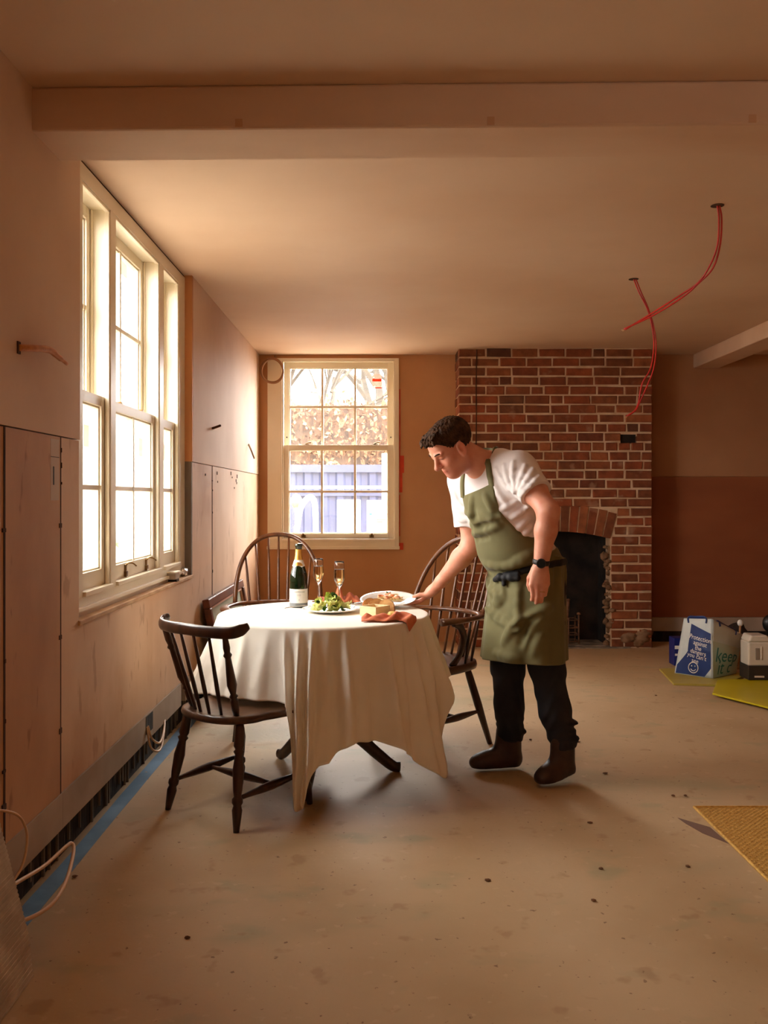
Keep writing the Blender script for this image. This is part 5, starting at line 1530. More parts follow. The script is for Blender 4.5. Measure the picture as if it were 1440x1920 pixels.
# trunk
trunk = [(ellipsoid(Pv + Vector((0, 0, -.01)), (.165, .115, .13), (lft, fwd, (0, 0, 1))), .03),
         (ellipsoid(tp(0, .022, .17), (.158, .132, .16), (lft, tF, tU)), .07),
         (ellipsoid(tp(0, .012, .37), (.172, .118, .17), (lft, tF, tU)), .07),
         (capsule(tp(-.12, -.01, .485), tp(.12, -.01, .485), .068), .07),
         (capsule(tp(-.05, -.02, .545), shL - tU * .0, .055, .060), .05),
         (capsule(tp(.05, -.02, .545), shR, .055, .060), .05)]
for p_, k_ in trunk: B_(p_, k_)
# neck
B_(capsule(tp(0, .0, .53), hp(0, -.030, -.045), .068, .062), .03)
# arms
B_(capsule(shL, shL.lerp(elL, .5), .062, .054), .03); B_(capsule(shL.lerp(elL, .45), elL, .053, .042), .03)
B_(capsule(elL, elL.lerp(wrL, .35), .042, .045), .03); B_(capsule(elL.lerp(wrL, .35), wrL, .0445, .0305), .02)
B_(capsule(shR, shR.lerp(elR, .5), .060, .052), .03); B_(capsule(shR.lerp(elR, .45), elR, .052, .044), .03)
B_(capsule(elR, elR.lerp(wrR, .35), .044, .0455), .03); B_(capsule(elR.lerp(wrR, .35), wrR, .044, .029), .02)
# legs (inside the trousers)
hipR = Pv - lft * .09 + Vector((0, 0, -.06)); hipL = Pv + lft * .09 + Vector((0, 0, -.06))
knR = Vector((.578, 4.03, .50)); knL = Vector((.735, 3.92, .50)); anR = Vector((.598, 4.085, .09)); anL = Vector((.805, 3.905, .11))
for h_, k_, a_ in ((hipR, knR, anR), (hipL, knL, anL)):
    B_(capsule(h_, k_, .078, .054), .03); B_(capsule(k_, k_.lerp(a_, .4), .052, .050), .02); B_(capsule(k_.lerp(a_, .4), a_, .050, .036), .02)
    if h_ is hipR: B_(capsule(a_, a_ + Vector((-.10, -.015, -.045)), .030, .020), .02)
# head
def Hd(prim, k=.01, op='add'): B_(prim, k * 1.0, op)
hax = (hL, hF, hU)
def he(a, b, c, r): return ellipsoid(hp(a, b, c), [x * HS for x in r], hax)
def hc(p, q, r, r2=None): return capsule(hp(*p), hp(*q), r * HS, (r2 or r) * HS)
Hd(he(0, -.018, .045, (.074, .100, .082)), .01)
Hd(he(0, .030, -.012, (.064, .066, .088)), .03)
Hd(he(0, .048, .050, (.058, .048, .050)), .02)
for s in (-1, 1):
    Hd(hc((s * .058, .008, -.040), (s * .047, .018, -.080), .018, .018), .03)
    Hd(hc((s * .047, .018, -.078), (s * .016, .060, -.092), .020, .019), .03)
    Hd(he(s * .040, .060, -.022, (.022, .026, .024)), .025)
Hd(he(0, .054, -.072, (.037, .030, .032)), .025)
Hd(hc((0, .045, -.090), (0, -.01, -.085), .028, .045), .03)
Hd(he(0, .068, -.091, (.019, .017, .016)), .020)
# eyes
for s in (-1, 1):
    Hd(he(s * .032, .106, .010, (.020, .021, .014)), .010, 'sub')
    Hd(he(s * .032, .0805, .008, (.0135, .0135, .0125)), .003)
    Hd(hc((s * .020, .0915, .0095), (s * .044, .0835, .0075), .0038, .0034), .003)     # upper lid, lowered
    Hd(hc((s * .014, .0975, .027), (s * .046, .086, .029), .0085, .0065), .012)         # brow ridge
# nose
Hd(hc((0, .094, .016), (0, .118, -.024), .0085, .0110), .012)
Hd(he(0, .119, -.028, (.0115, .0115, .0100)), .008)
for s in (-1, 1):
    Hd(he(s * .0115, .106, -.031, (.0085, .011, .0080)), .006)
    Hd(he(s * .007, .113, -.0395, (.0036, .005, .004)), .003, 'sub')
# mouth
Hd(hc((-.018, .0815, -.0630), (.018, .0815, -.0630), .0085), .010)
Hd(hc((-.011, .0905, -.0590), (.011, .0905, -.0590), .0048), .008)
Hd(hc((-.010, .0870, -.0695), (.010, .0870, -.0695), .0054), .008)
Hd(hc((-.023, .0905, -.0642), (.023, .0905, -.0642), .0018), .003, 'sub')
# ears
for s in (-1, 1):
    e1 = (hL * s + hF * .46).normalized(); e2 = (hF - e1 * hF.dot(e1)).normalized()
    c_ = hp(s * .0835, .004, .000)
    B_(ellipsoid(c_, (.0095, .0195, .0330), (e1, e2, hU)), .006)
    B_(ellipsoid(c_ + e1 * .0105 + hU * .006 + e2 * .001, (.0115, .0120, .0195), (e1, e2, hU)), .003, 'sub')
    B_(ellipsoid(c_ + e2 * .005 - hU * .027, (.0070, .0090, .0105), (e1, e2, hU)), .006)
    B_(capsule(c_ + e2 * .014 + e1 * .003 - hU * .000, c_ + e2 * .014 + e1 * .003 - hU * .011, .0045), .004)
    B_(capsule(c_ - e2 * .007 + e1 * .001 + hU * .012, c_ - e2 * .005 + e1 * .001 - hU * .012, .0034), .003)

# left hand: hanging, back of the hand to the viewer, fingers down and curled inwards
hd = (Vector((-.010, .004, -.09)))
kn_x = (-.036, -.014, .008, .029)
kn = [wrL + Vector((kx - .002, -.004 + .004 * abs(i - 1.5), -.086 + (.004 if i == 0 else 0) + (.010 if i == 3 else 0))) for i, kx in enumerate(kn_x)]
B_(ellipsoid(wrL + Vector((-.004, .0, -.046)), (.039, .019, .052)), .012)
for i, k_ in enumerate(kn):
    B_(capsule(wrL + Vector((kn_x[i] * .5, 0, -.015)), k_, .016, .0125), .012)
    l1, l2, l3 = [(.040, .024, .018), (.045, .027, .019), (.042, .026, .018), (.032, .019, .016)][i]
    tw_ = Vector((.004 * (1.5 - i), 0, 0))
    p1 = k_ + Vector((.0, .008, -1)).normalized() * l1 + tw_; p2 = p1 + Vector((0, .55, -.8)).normalized() * l2; p3 = p2 + Vector((0, .92, -.3)).normalized() * l3
    r_ = (.0098, .0102, .0098, .0086)[i]
    B_(capsule(k_, p1, r_ + .0012, r_), .005); B_(capsule(p1, p2, r_, r_ - .0008), .003); B_(capsule(p2, p3, r_ - .0008, r_ - .0018), .003)
    if i == 2: ring_c = k_.lerp(p1, .55); ring_d = (p1 - k_).normalized(); ring_r = r_ + .0012
t0 = wrL + Vector((-.022, .014, -.022)); t1 = t0 + Vector((-.018, .020, -.034)); t2 = t1 + Vector((-.001, .012, -.030)); t3 = t2 + Vector((.006, .006, -.022))
B_(capsule(t0, t1, .017, .0125), .012); B_(capsule(t1, t2, .0118, .0105), .004); B_(capsule(t2, t3, .0102, .0085), .004)

# right hand: thumb over the rim of the plate, fingers curled underneath it
rim = Vector((PC.x + .131, PC.y, PC.z + .0145))
palm = wrR.lerp(rim + Vector((.045, -.006, .006)), .62)
B_(ellipsoid(palm, (.047, .026, .024), ((wrR - palm).normalized(), (wrR - palm).normalized().cross(Vector((0, .25, 1))).normalized(), (wrR - palm).normalized().cross((wrR - palm).normalized().cross(Vector((0, .25, 1)))).normalized())), .014)
B_(capsule(wrR, palm, .027, .022), .014)
fo = [(-.020, .0), (.000, .003), (.020, .002), (.038, -.002)]
for i, (dy, dx) in enumerate(fo):
    k_ = rim + Vector((.052 + dx, dy + .004, .012 - .003 * i))
    p1 = rim + Vector((.020, dy + .001, -.010 - .002 * i)); p2 = rim + Vector((-.012, dy, -.0195)); p3 = rim + Vector((-.032, dy - .002, -.0215))
    r_ = (.0095, .0098, .0094, .0084)[i]
    B_(capsule(palm + Vector((0, dy * .6, 0)), k_, .015, .0115), .012)
    B_(capsule(k_, p1, r_ + .0012, r_), .005); B_(capsule(p1, p2, r_, r_ - .0010), .003); B_(capsule(p2, p3, r_ - .0012, r_ - .0022), .003)
u0 = palm + Vector((.012, -.016, .004)); u1 = rim + Vector((.046, -.040, .022)); u2 = rim + Vector((.016, -.034, .020)); u3 = rim + Vector((-.012, -.028, .0115))
B_(capsule(u0, u1, .017, .0128), .012); B_(capsule(u1, u2, .0120, .0105), .004); B_(capsule(u2, u3, .0104, .0080), .004)

m_skin = M('skin', (226, 160, 132), 0.48, c2=(214, 140, 112), scale=22, lo=.35, hi=.7, sss=.12, bump=.04, bscale=220)
_nt = m_skin.node_tree; _b = _nt.nodes['Principled BSDF']; _src = _b.inputs['Base Color'].links[0].from_socket
_at = _nt.nodes.new('ShaderNodeAttribute'); _at.attribute_name = 'tint'
_mx = _nt.nodes.new('ShaderNodeMix'); _mx.data_type = 'RGBA'; _mx.blend_type = 'MULTIPLY'; _mx.inputs['Factor'].default_value = 1
_nt.links.new(_src, _mx.inputs['A']); _nt.links.new(_at.outputs['Color'], _mx.inputs['B']); _nt.links.new(_mx.outputs['Result'], _b.inputs['Base Color'])
def skin_tint(V):
    T = np.ones((len(V), 4)); q = (V - npv(HC)) / HS
    a = q @ npv(hL); b = q @ npv(hF); c = q @ npv(hU)
    def blob(ca, cb, cc, ra, rb, rc): return np.exp(-(((np.abs(a) - ca) / ra)**2 + ((b - cb) / rb)**2 + ((c - cc) / rc)**2))
    lips = blob(0, .090, -.0645, .022, .014, .0075); red = blob(.045, .075, -.025, .03, .04, .03) * .6 + blob(0, .12, -.034, .018, .02, .016) * .7 + blob(.085, .004, 0, .014, .03, .04) * 1.1
    stub = np.clip((-.045 - c) / .03, 0, 1) * np.clip((b + .01) / .03, 0, 1) * np.clip(1.6 - np.abs(c + .09) / .05, 0, 1)
    T[:, 0] *= 1 - .16 * lips - .16 * stub; T[:, 1] *= 1 - .42 * lips - .14 * red - .20 * stub; T[:, 2] *= 1 - .40 * lips - .14 * red - .18 * stub
    lash = np.exp(-(((np.abs(a) - .033) / .014)**2 + ((c - .0045 + (np.abs(a) - .033) * .08) / .0034)**2)) * (b > .065)
    T[:, :3] *= (1 - .75 * lash)[:, None]
    return T
field_mesh('body', body, m_skin, man, 1, skin_tint)

# ---- hair
hair = Field(hp(0, 0, 0) - Vector((.2, .2, .16)), hp(0, 0, 0) + Vector((.2, .2, .22)), .0032)
hair.add(he(0, -.021, .046, (.081, .109, .091)), .01)
hair.add(he(0, .035, .078, (.064, .058, .050)), .02)
for k in range(16):      # tousled fringe
    a_ = -.052 + .104 * ((k * 7) % 16) / 15; dz = .012 * math.sin(k * 2.3)
    hair.add(hc((a_ * .9, .062, .108 + dz * .4), (a_ + .006 * math.sin(k), .095 + .006 * math.sin(k * 1.7), .098 + dz), .011, .005), .006)
for k in range(7):
    a_ = -.045 + .09 * k / 6
    hair.add(hc((a_, .094, .096), (a_ - .006, .103 + .004 * math.sin(k * 3), .082 + .008 * math.sin(k * 2)), .0075, .0035), .005)
X, Y, Z = hair.grid()
q = [(X - HC.x) / HS, (Y - HC.y) / HS, (Z - HC.z) / HS]
dotp = lambda v: q[0] * v.x + q[1] * v.y + q[2] * v.z
ha, hb, hc_ = dotp(hL), dotp(hF), dotp(hU)
line = np.interp(hb, [-.14, -.090, -.060, -.024, -.016, .020, .026, .040, .046, .056, .066, .080, .11], [-.052, -.055, -.050, -.022, .032, .030, -.010, -.008, .022, .044, .060, .075, .068]).astype(np.float32)
cut = (line - hc_) * HS
rgh = .0035 * np.sin(hb * 160 + 6 * np.sin(ha * 90) + hc_ * 60) * np.sin(ha * 130 + hb * 50) + .0016 * np.sin(hb * 420 + ha * 260) * np.sin(ha * 380 - hc_ * 210)
hair.D = np.maximum(hair.D + rgh.astype(np.float32), cut * .9).astype(np.float32)
m_hair = M('brown_hair', spec=.2, c1=(86, 57, 34), rough=0.7, c2=(46, 29, 17), scale=34, stretch=(1, 1, 1), lo=.35, hi=.65, bump=.6, bscale=190)
field_mesh('hair', hair, m_hair, man, 1)
eb = NB()
for s in (-1, 1):
    add_tube(eb, smooth_path([hp(s * .013, .1055, .0285), hp(s * .026, .1020, .0330), hp(s * .040, .0942, .0330), hp(s * .051, .083, .0280)], 5), [.0016 + .0019 * math.sin(3.14 * i / 15) for i in range(16)], 6)
put('eyebrows', eb, m_hair, man, smooth=True, world_coords=True)

# ---- t-shirt
shirt = Field((.16, 3.50, .80), (.98, 4.34, 1.56), .004)
G = .010
def grow(prim_args, g):
    c, r, ax = prim_args; return ellipsoid(c, [x + g for x in r], ax)
shirt.add(grow((Pv + Vector((0, 0, .02)), (.165, .115, .14), (lft, fwd, (0, 0, 1))), .014), .03)
shirt.add(grow((tp(0, .022, .17), (.160, .134, .16), (lft, tF, tU)), .012), .07)
shirt.add(grow((tp(0, .012, .37), (.174, .120, .17), (lft, tF, tU)), .010), .07)
shirt.add(capsule(tp(-.12, -.01, .485), tp(.12, -.01, .485), .077), .07)
shirt.add(capsule(tp(-.05, -.02, .545), shL, .062, .068), .05); shirt.add(capsule(tp(.05, -.02, .545), shR, .062, .068), .05)
slv = Field((.16, 3.50, .80), (.98, 4.34, 1.56), .004)
for (s_, e_, t_) in ((shL, elL, .60), (shR, elR, .70)):
    end = s_.lerp(e_, t_)
    fn, lo_, hi_ = capsule(s_, s_.lerp(e_, t_ + .2), .070, .074); nrm = npv((e_ - s_).normalized()); en = npv(end)
    slv.add((lambda X, Y, Z, fn=fn, nrm=nrm, en=en: np.maximum(fn(X, Y, Z), (X - en[0]) * nrm[0] + (Y - en[1]) * nrm[1] + (Z - en[2]) * nrm[2]), lo_, hi_), .0)
hh = np.maximum(.045 - np.abs(shirt.D - slv.D), 0) / .045
shirt.D = np.minimum(shirt.D, slv.D) - hh * hh * .045 * .25
# neck opening
X, Y, Z = shirt.grid()
ncc = tp(0, .012, .595); nd = (tU * .80 + tF * .60).normalized()
ncut = .015 - ((X - ncc.x) * 0 + 0)
cutp = (X - ncc.x) * nd.x + (Y - ncc.y) * nd.y + (Z - ncc.z) * nd.z
c2_ = tp(0, .075, .535); c1_ = tp(0, -.012, .548); axn = npv((hp(0, -.02, -.05) - tp(0, 0, .50)).normalized())
rx = [(X - c1_.x), (Y - c1_.y), (Z - c1_.z)]; sdot = rx[0] * axn[0] + rx[1] * axn[1] + rx[2] * axn[2]
rad = np.sqrt(np.maximum(rx[0]**2 + rx[1]**2 + rx[2]**2 - sdot**2, 0))
shirt.D = np.maximum(shirt.D, np.minimum(.074 - rad, sdot + .0)).astype(np.float32)
# collar rib
loc = [X - Pv.x, Y - Pv.y, Z - Pv.z]
ul = loc[0] * tU.x + loc[1] * tU.y + loc[2] * tU.z; ll = loc[0] * lft.x + loc[1] * lft.y; fl_ = loc[0] * tF.x + loc[1] * tF.y + loc[2] * tF.z
# folds: radiating from the left armpit, diagonal drag lines on the side, soft noise
def ridge(F, pts, r, k=.016, sink=.3):
    pts = [F.hit(*p) for p in pts]
    pts = [F.project(p, -r * sink) for p in pts]
    for a, b in zip(pts, pts[1:]): F.add(capsule(a, b, r), k)
def groove(F, pts, r, k=.012, out=.35):
    pts = [F.hit(*p) for p in pts]
    pts = [F.project(p, r * out) for p in pts]
    for a, b in zip(pts, pts[1:]): F.add(capsule(a, b, r), k, 'sub')
def P3(lst, d):
    out = []
    for (a, b), (c, d_) in zip(lst, lst[1:]): out += [(a, b), ((a + c) / 2, (b + d_) / 2)]
    return out + [lst[-1]]
for (pts, r) in (([(985, 872), (975, 900), (968, 925)], .007), ([(1000, 880), (985, 905), (972, 928)], .007), ([(962, 866), (962, 895), (966, 922)], .006), ([(945, 872), (952, 900), (964, 922)], .006), ([(1012, 893), (995, 912), (975, 930)], .006), ([(930, 880), (945, 905), (962, 925)], .005)):
    ridge(shirt, P3(pts, 3.72), r, .014, .25)
for (pts, r) in (([(992, 948), (975, 962), (960, 972)], .007), ([(998, 964), (984, 978), (972, 990)], .007), ([(1000, 984), (990, 994), (982, 1002)], .006), ([(968, 940), (952, 950), (938, 955)], .006), ([(925, 900), (935, 925), (950, 945)], .005)):
    ridge(shirt, P3(pts, 3.78), r, .016, .3)
for (pts, r) in (([(852, 925), (858, 938), (866, 946)], .005), ([(852, 950), (860, 958), (870, 962)], .005), ([(856, 970), (864, 976), (872, 978)], .005)): ridge(shirt, P3(pts, 3.98), r, .012, .3)
wv = .0022 * np.sin(ll * 38 + ul * 22 + 2 * np.sin(ul * 17)) * np.sin(ul * 31 - ll * 12 + fl_ * 20)
shirt.D = (shirt.D + wv.astype(np.float32)).astype(np.float32)
m_shirt = M('white_cotton', (236, 228, 226), 0.85, c2=(226, 216, 214), scale=6, bump=.05, bscale=300, sheen=.1)
m_shirt_rib = m_shirt
field_mesh('t_shirt', shirt, m_shirt, man, 1)

# ---- apron
ap = Field((.20, 3.55, .44), (1.00, 4.36, 1.42), .0042)
X, Y, Z = ap.grid()
loc = [X - Pv.x, Y - Pv.y, Z - Pv.z]
ul = loc[0] * tU.x + loc[1] * tU.y + loc[2] * tU.z; ll = loc[0] * lft.x + loc[1] * lft.y; fl_ = loc[0] * tF.x + loc[1] * tF.y + loc[2] * tF.z
A2 = .0085
ap.add(grow((Pv + Vector((0, 0, .02)), (.165, .115, .14), (lft, fwd, (0, 0, 1))), .020), .03)
ap.add(grow((tp(0, .026, .17), (.160, .136, .16), (lft, tF, tU)), .018), .07)
ap.add(grow((tp(0, .012, .37), (.174, .120, .17), (lft, tF, tU)), .016), .07)
ap.add(capsule(tp(-.12, -.01, .485), tp(.12, -.01, .485), .083), .07)
for (pts, r) in (([(868, 1012), (890, 1000), (915, 993), (935, 985)], .011), ([(885, 985), (905, 972), (925, 974), (945, 972)], .010), ([(900, 960), (915, 966), (928, 978)], .009), ([(910, 930), (918, 945), (924, 955)], .007), ([(885, 935), (884, 955), (886, 970)], .008), ([(960, 1055), (980, 1045), (1000, 1036)], .010), ([(912, 1058), (935, 1063), (965, 1060), (995, 1048)], .012), ([(872, 960), (872, 985), (880, 1005)], .006)):
    ridge(ap, P3(pts, 3.82), r, .022, .35)
for (pts, r) in (([(890, 992), (915, 984), (935, 978)], .008), ([(876, 1022), (895, 1012), (915, 1008)], .006), ([(915, 1072), (945, 1073), (990, 1062)], .008)):
    groove(ap, P3(pts, 3.80), r, .016, .5)
bib_w = np.interp(ul, [.02, .10, .16, .22, .28, .34, .40, .46], [.34, .26, .205, .170, .145, .125, .112, .108]).astype(np.float32)
l0 = np.interp(ul, [.0, .2, .45], [.0, -.005, -.012]).astype(np.float32)
reg = np.maximum(np.maximum(np.abs(ll - l0) - bib_w, ul - .487 - .26 * ll), -(fl_ + .02 + np.clip((.12 - ul) * 3, 0, .3)))
reg = np.maximum(reg, (.02 - ul))
bib = np.maximum(ap.D, reg.astype(np.float32))
# skirt
sk = Field((.20, 3.55, .44), (1.00, 4.36, 1.42), .0042)
wc = Vector((.668, 4.035, .985)); hcn = Vector((.642, 3.985, .515))
A1_ = lft; A2_ = fwd
def skfold(u, v, s, t):
    a = np.arctan2(v, u)
    f = np.sin(a * 9 + 1.2 * np.sin(a * 2)) * .008 * t + np.sin(a * 14 + t * 3.0) * .004 * (1 - t) ** 2
    gather = .006 * np.sin(a * 26) * np.exp(-((t - .16) / .10)**2)
    return f + gather - .004
sk.add(etube(wc, hcn, A1_, A2_, (.178, .142), (.205, .172), skfold), 0)
fn0 = sk.D.copy()
# diagonal drag folds on the skirt
for (pts, r) in (([(905, 1115), (915, 1140), (935, 1160), (960, 1170)], .012), ([(965, 1172), (985, 1160), (1010, 1148), (1030, 1140)], .012), ([(945, 1205), (955, 1185), (975, 1165)], .011), ([(985, 1215), (992, 1190), (1008, 1165)], .011), ([(1000, 1225), (1012, 1195)], .012), ([(925, 1090), (930, 1110), (938, 1128)], .008), ([(938, 1085), (942, 1105), (946, 1120)], .007), ([(915, 1085), (917, 1100), (922, 1112)], .007), ([(972, 1075), (972, 1110), (971, 1150), (972, 1180)], .006), ([(930, 1225), (950, 1232), (970, 1236)], .006)):
    ridge(sk, P3(pts, 3.84), r, .026, .35)
for (pts, r) in (([(912, 1125), (925, 1152), (945, 1166)], .008), ([(960, 1180), (990, 1166), (1015, 1154)], .007), ([(978, 1205), (988, 1180)], .008), ([(932, 1085), (936, 1108)], .005), ([(921, 1082), (924, 1100)], .005)): groove(sk, P3(pts, 3.82), r, .018, .5)
hem_cut = (hcn.z + .010 + .0 * X) - Z + .022 * (X - .63)
sk.D = np.maximum(sk.D, hem_cut.astype(np.float32)).astype(np.float32)
hh = np.maximum(.012 - np.abs(bib - sk.D), 0) / .012
ap.D = (np.minimum(bib, sk.D) - hh * hh * .012 * .25).astype(np.float32)
# waist cinched by the ties
rr_ = capsule
m_apron = M('olive_canvas', (112, 106, 66), 0.8, c2=(102, 96, 58), scale=7, bump=.06, bscale=320, sheen=.1)
field_mesh('apron', ap, m_apron, man, 1)

# ---- ties, straps, belt
m_tie = M('black_tape', (24, 22, 24), 0.7)
def ribbon(name, pts, F, off, w, th, mat, closed=False):
    pts = [F.project(p, off) for p in pts]
    bm = NB(); n = len(pts); rings = []
    for i, p in enumerate(pts):
        t = (pts[(i+1) % n] - pts[i-1]) if closed or 0 < i < n - 1 else (pts[min(i+1, n-1)] - pts[max(i-1, 0)])
        nn = F.grad(p); s = t.cross(nn).normalized()
        rings.append([bm.verts.new(p + s * w / 2 - nn * .006), bm.verts.new(p + s * w / 2 + nn * th * .5), bm.verts.new(p + nn * th), bm.verts.new(p - s * w / 2 + nn * th * .5), bm.verts.new(p - s * w / 2 - nn * .006)])
    for a, b in (list(zip(rings, rings[1:])) + ([(rings[-1], rings[0])] if closed else [])):
        for k in range(5): bm.faces.new([a[k], a[(k+1) % 5], b[(k+1) % 5], b[k]])
    if not closed: bm.faces.new(rings[0]); bm.faces.new(list(reversed(rings[-1])))
    return put(name, bm, mat, man, smooth=True, world_coords=True)
# combined field for the neck straps (shirt + body)
nf = Field((.16, 3.50, 1.15), (.80, 4.30, 1.56), .004)
a0 = np.round((nf.lo - shirt.lo) / .004).astype(int)
nf.lo = shirt.lo + a0 * .004
sub = shirt.D[a0[0]:a0[0]+nf.n[0], a0[1]:a0[1]+nf.n[1], a0[2]:a0[2]+nf.n[2]]
nf.D[:sub.shape[0], :sub.shape[1], :sub.shape[2]] = sub
nf.add(capsule(tp(0, .0, .53), hp(0, -.028, -.045), .067, .061), .02)
bibL = tp(.088, .11, .500); bibR = tp(-.108, .11, .450)
for name, a_, path in (('neck_strap', bibL, [tp(.080, .095, .535), tp(.068, .06, .57), tp(.054, .02, .592), tp(.038, -.04, .612), tp(.0, -.065, .61)]), ('neck_strap', bibR, [tp(-.105, .105, .48), tp(-.095, .065, .54), tp(-.08, .015, .575), tp(-.055, -.04, .60), tp(.0, -.065, .605)])):
    ribbon(name, smooth_path([a_] + path, 7), nf, .002, .027, .004, m_apron)
wf = ap
belt = []
for k in range(56):
    a_ = math.radians(88 - 275 * k / 55)
    c_ = Vector((.672, 4.04, .922)); dirv = lft * math.cos(a_) * .2 + fwd * math.sin(a_) * .165
    belt.append(c_ + dirv + Vector((0, 0, .045 * math.cos(a_) * 1 - .012 * math.sin(a_))))
ribbon('waist_tie', belt, ap, .001, .028, .006, m_tie)
bc = ap.hit(950, 1081)
bowf = Field(bc - Vector((.12, .12, .12)), bc + Vector((.12, .12, .12)), .003)
def bp_(px, py, o=.008): return ap.project(ap.hit(px, py), o)
bowf.add(ellipsoid(bp_(950, 1080, .012), (.016, .014, .016)), .006)
for (a_, b_, r1, r2) in (((950, 1080), (962, 1082), .010, .019), ((962, 1082), (971, 1086), .019, .014), ((950, 1080), (939, 1081), .010, .017), ((939, 1081), (932, 1086), .017, .012), ((948, 1083), (945, 1097), .009, .010), ((952, 1075), (972, 1073), .009, .011)):
    bowf.add(capsule(bp_(*a_), bp_(*b_), r1, r2), .006)
field_mesh('tie_bow', bowf, m_tie, man, 1)

# ---- trousers
tr_ = Field((.42, 3.72, .06), (1.00, 4.30, 1.0), .0048)
for (h_, k_, a_, w_) in ((hipR, knR, anR, 0), (hipL, knL, anL, 1)):
    tr_.add(capsule(h_, k_, .100, .076), .03)
    mid = k_.lerp(a_, .5)
    tr_.add(capsule(k_, mid, .076, .064 if not w_ else .068), .03); tr_.add(capsule(mid, a_ + Vector((0, 0, .065)), .064, .060), .03)
    for j, (dz, r) in enumerate(((.085, .066), (.115, .063), (.150, .061))):
        c_ = a_ + Vector((.0, 0, dz)) + Vector((.006 * (-1)**j, .004, 0))
        tr_.add(ellipsoid(c_, (r, r, .013)), .012)
tr_.add(ellipsoid(Pv + Vector((0, 0, -.02)), (.172, .125, .13), (lft, fwd, (0, 0, 1))), .04)
X, Y, Z = tr_.grid()
tr_.D = np.maximum(tr_.D, np.where(X + (Y - 4.0) * .0 < .695, .135, .150) - Z).astype(np.float32)
tr_.D = (tr_.D + .003 * np.sin(Z * 60 + 4 * np.sin(X * 30)) * np.sin(X * 45 + Y * 40)).astype(np.float32)
m_trou = M('black_denim', (34, 34, 40), 0.85, c2=(26, 26, 30), scale=8, bump=.06, bscale=260)
field_mesh('trousers', tr_, m_trou, man, 1)

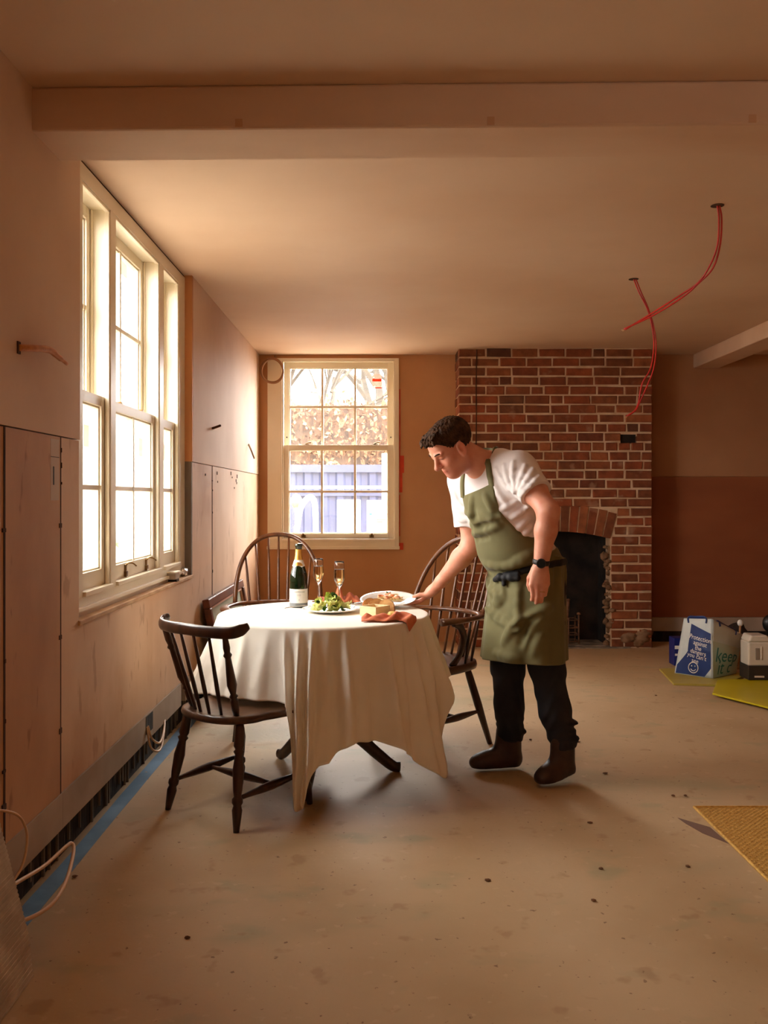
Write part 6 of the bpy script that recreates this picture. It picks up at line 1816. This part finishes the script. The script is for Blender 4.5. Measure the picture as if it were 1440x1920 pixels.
# ---- boots
m_boot = M('dark_brown_leather', (62, 40, 28), 0.5, c2=(44, 28, 20), scale=16, bump=.08, bscale=90)
m_sole = M('rubber_sole', (22, 17, 14), 0.7)
def boot(heel, toe, ank, lift):
    F = Field(Vector((min(heel.x, toe.x) - .1, min(heel.y, toe.y) - .12, -.01)), Vector((max(heel.x, toe.x) + .1, max(heel.y, toe.y) + .12, .26)), .0038)
    d = toe - heel; L = d.length; u = d.normalized(); s = Vector((0, 0, 1)).cross(u).normalized(); w = u.cross(s) * 1
    up_ = Vector((0, 0, 1))
    F.add(capsule(heel + u * .045 + up_ * .06, ank + up_ * .10, .046, .050), .02)
    F.add(capsule(heel + u * .04 + up_ * .045, heel + u * .10 + up_ * .050, .042, .044), .02)
    F.add(ellipsoid(heel + u * (L * .52) + up_ * .050, (L * .30, .043, .045), (u, s, up_)), .03)
    F.add(ellipsoid(heel + u * (L - .062) + up_ * .038, (.062, .047, .040), (u, s, up_)), .03)
    F.add(capsule(heel + u * .10 + up_ * .075, ank + u * .035 + up_ * .085, .03, .03), .03)
    X, Y, Z = F.grid()
    sole_z = np.interp(((X - heel.x) * u.x + (Y - heel.y) * u.y) / L, [0, .5, 1], [lift, lift * .3, 0]).astype(np.float32)
    F.D = np.maximum(F.D, sole_z + .016 - Z).astype(np.float32)
    o = field_mesh('boot', F, m_boot, man, 1)
    bm = NB(); outl = []
    for t, ww in ((-.005, .018), (.0, .030), (.03, .037), (.09, .036), (.14, .036), (.18, .046), (.21, .046), (.24, .037), (.255, .020)):
        outl.append((t * L / .26, ww))
    ring = [(a, b) for a, b in outl] + [(a, -b) for a, b in reversed(outl)]
    lo_ = []; hi_ = []
    for a, b in ring:
        zz = float(np.interp(a / L, [0, .5, 1], [lift, lift * .3, 0])); p = heel + u * a + s * b
        lo_.append(bm.verts.new((p.x, p.y, zz + .001))); hi_.append(bm.verts.new((p.x, p.y, zz + .022)))
    bm.faces.new(lo_); bm.faces.new(list(reversed(hi_)))
    for i in range(len(ring)): bm.faces.new([lo_[i], hi_[i], hi_[(i+1) % len(ring)], lo_[(i+1) % len(ring)]])
    put('sole', bm, m_sole, o).matrix_parent_inverse = full_mat(man).inverted()
    bm = NB()
    for k in range(5):
        c_ = heel.lerp(toe, .40) .lerp(ank + u * .045, k / 4.6); z_ = .088 + .022 * k
        q = [F.project(Vector((c_.x, c_.y, z_)) + s * b + u * .03, .002) for b in (-.02, -.007, .007, .02)]
        add_tube(bm, smooth_path(q, 3), .0022, 6)
    put('laces', bm, m_tie, o, smooth=True).matrix_parent_inverse = full_mat(man).inverted()
boot(Vector((.648, 4.095, 0)), Vector((.405, 4.055, 0)), anR, .0)
boot(Vector((.850, 3.955, 0)), Vector((.672, 3.815, 0)), anL, .022)

# ---- watch and ring
wc_ = wrL.lerp(elL, .06); wd = (elL - wrL).normalized()
wn = (Vector((-.15, -1, .10)) - wd * Vector((-.15, -1, .10)).dot(wd)).normalized(); wsd = wd.cross(wn)
bm = NB(); ring = []
for k in range(32):
    a_ = 2 * math.pi * k / 32
    ring.append(body.project(wc_ + wn * (.032 * math.cos(a_)) + wsd * (.036 * math.sin(a_)), .0015))
add_tube(bm, ring, 1.0, 8, closed=True, flat=(.0105, .0028), up=wd)
wt = put('watch_strap', bm, M('black_rubber', (24, 22, 22), 0.5), man, smooth=True, world_coords=True)
fc = body.project(wc_ + wn * .034, .0015)
bm = NB(); add_turned(bm, fc - wn * .002, fc + wn * .0095, [(0, .0195), (.7, .0205), (1, .0185)], 28); put('watch_case', bm, M('dark_steel', (70, 66, 66), 0.3, metal=.9), man, autosmooth=.6, world_coords=True)
bm = NB(); add_turned(bm, fc + wn * .0094, fc + wn * .0100, [(0, .0165), (1, .0165)], 28); put('watch_face', bm, M('black_glass', (12, 12, 16), 0.08), man, world_coords=True)
bm = NB(); uu, vv = frame_of(ring_d)
add_tube(bm, [ring_c + (uu * math.cos(k * .3927) + vv * math.sin(k * .3927)) * (ring_r + .0006) for k in range(16)], .0016, 6, closed=True); put('ring', bm, M('pale_gold', (236, 196, 130), 0.25, metal=1.0), man, smooth=True, world_coords=True)
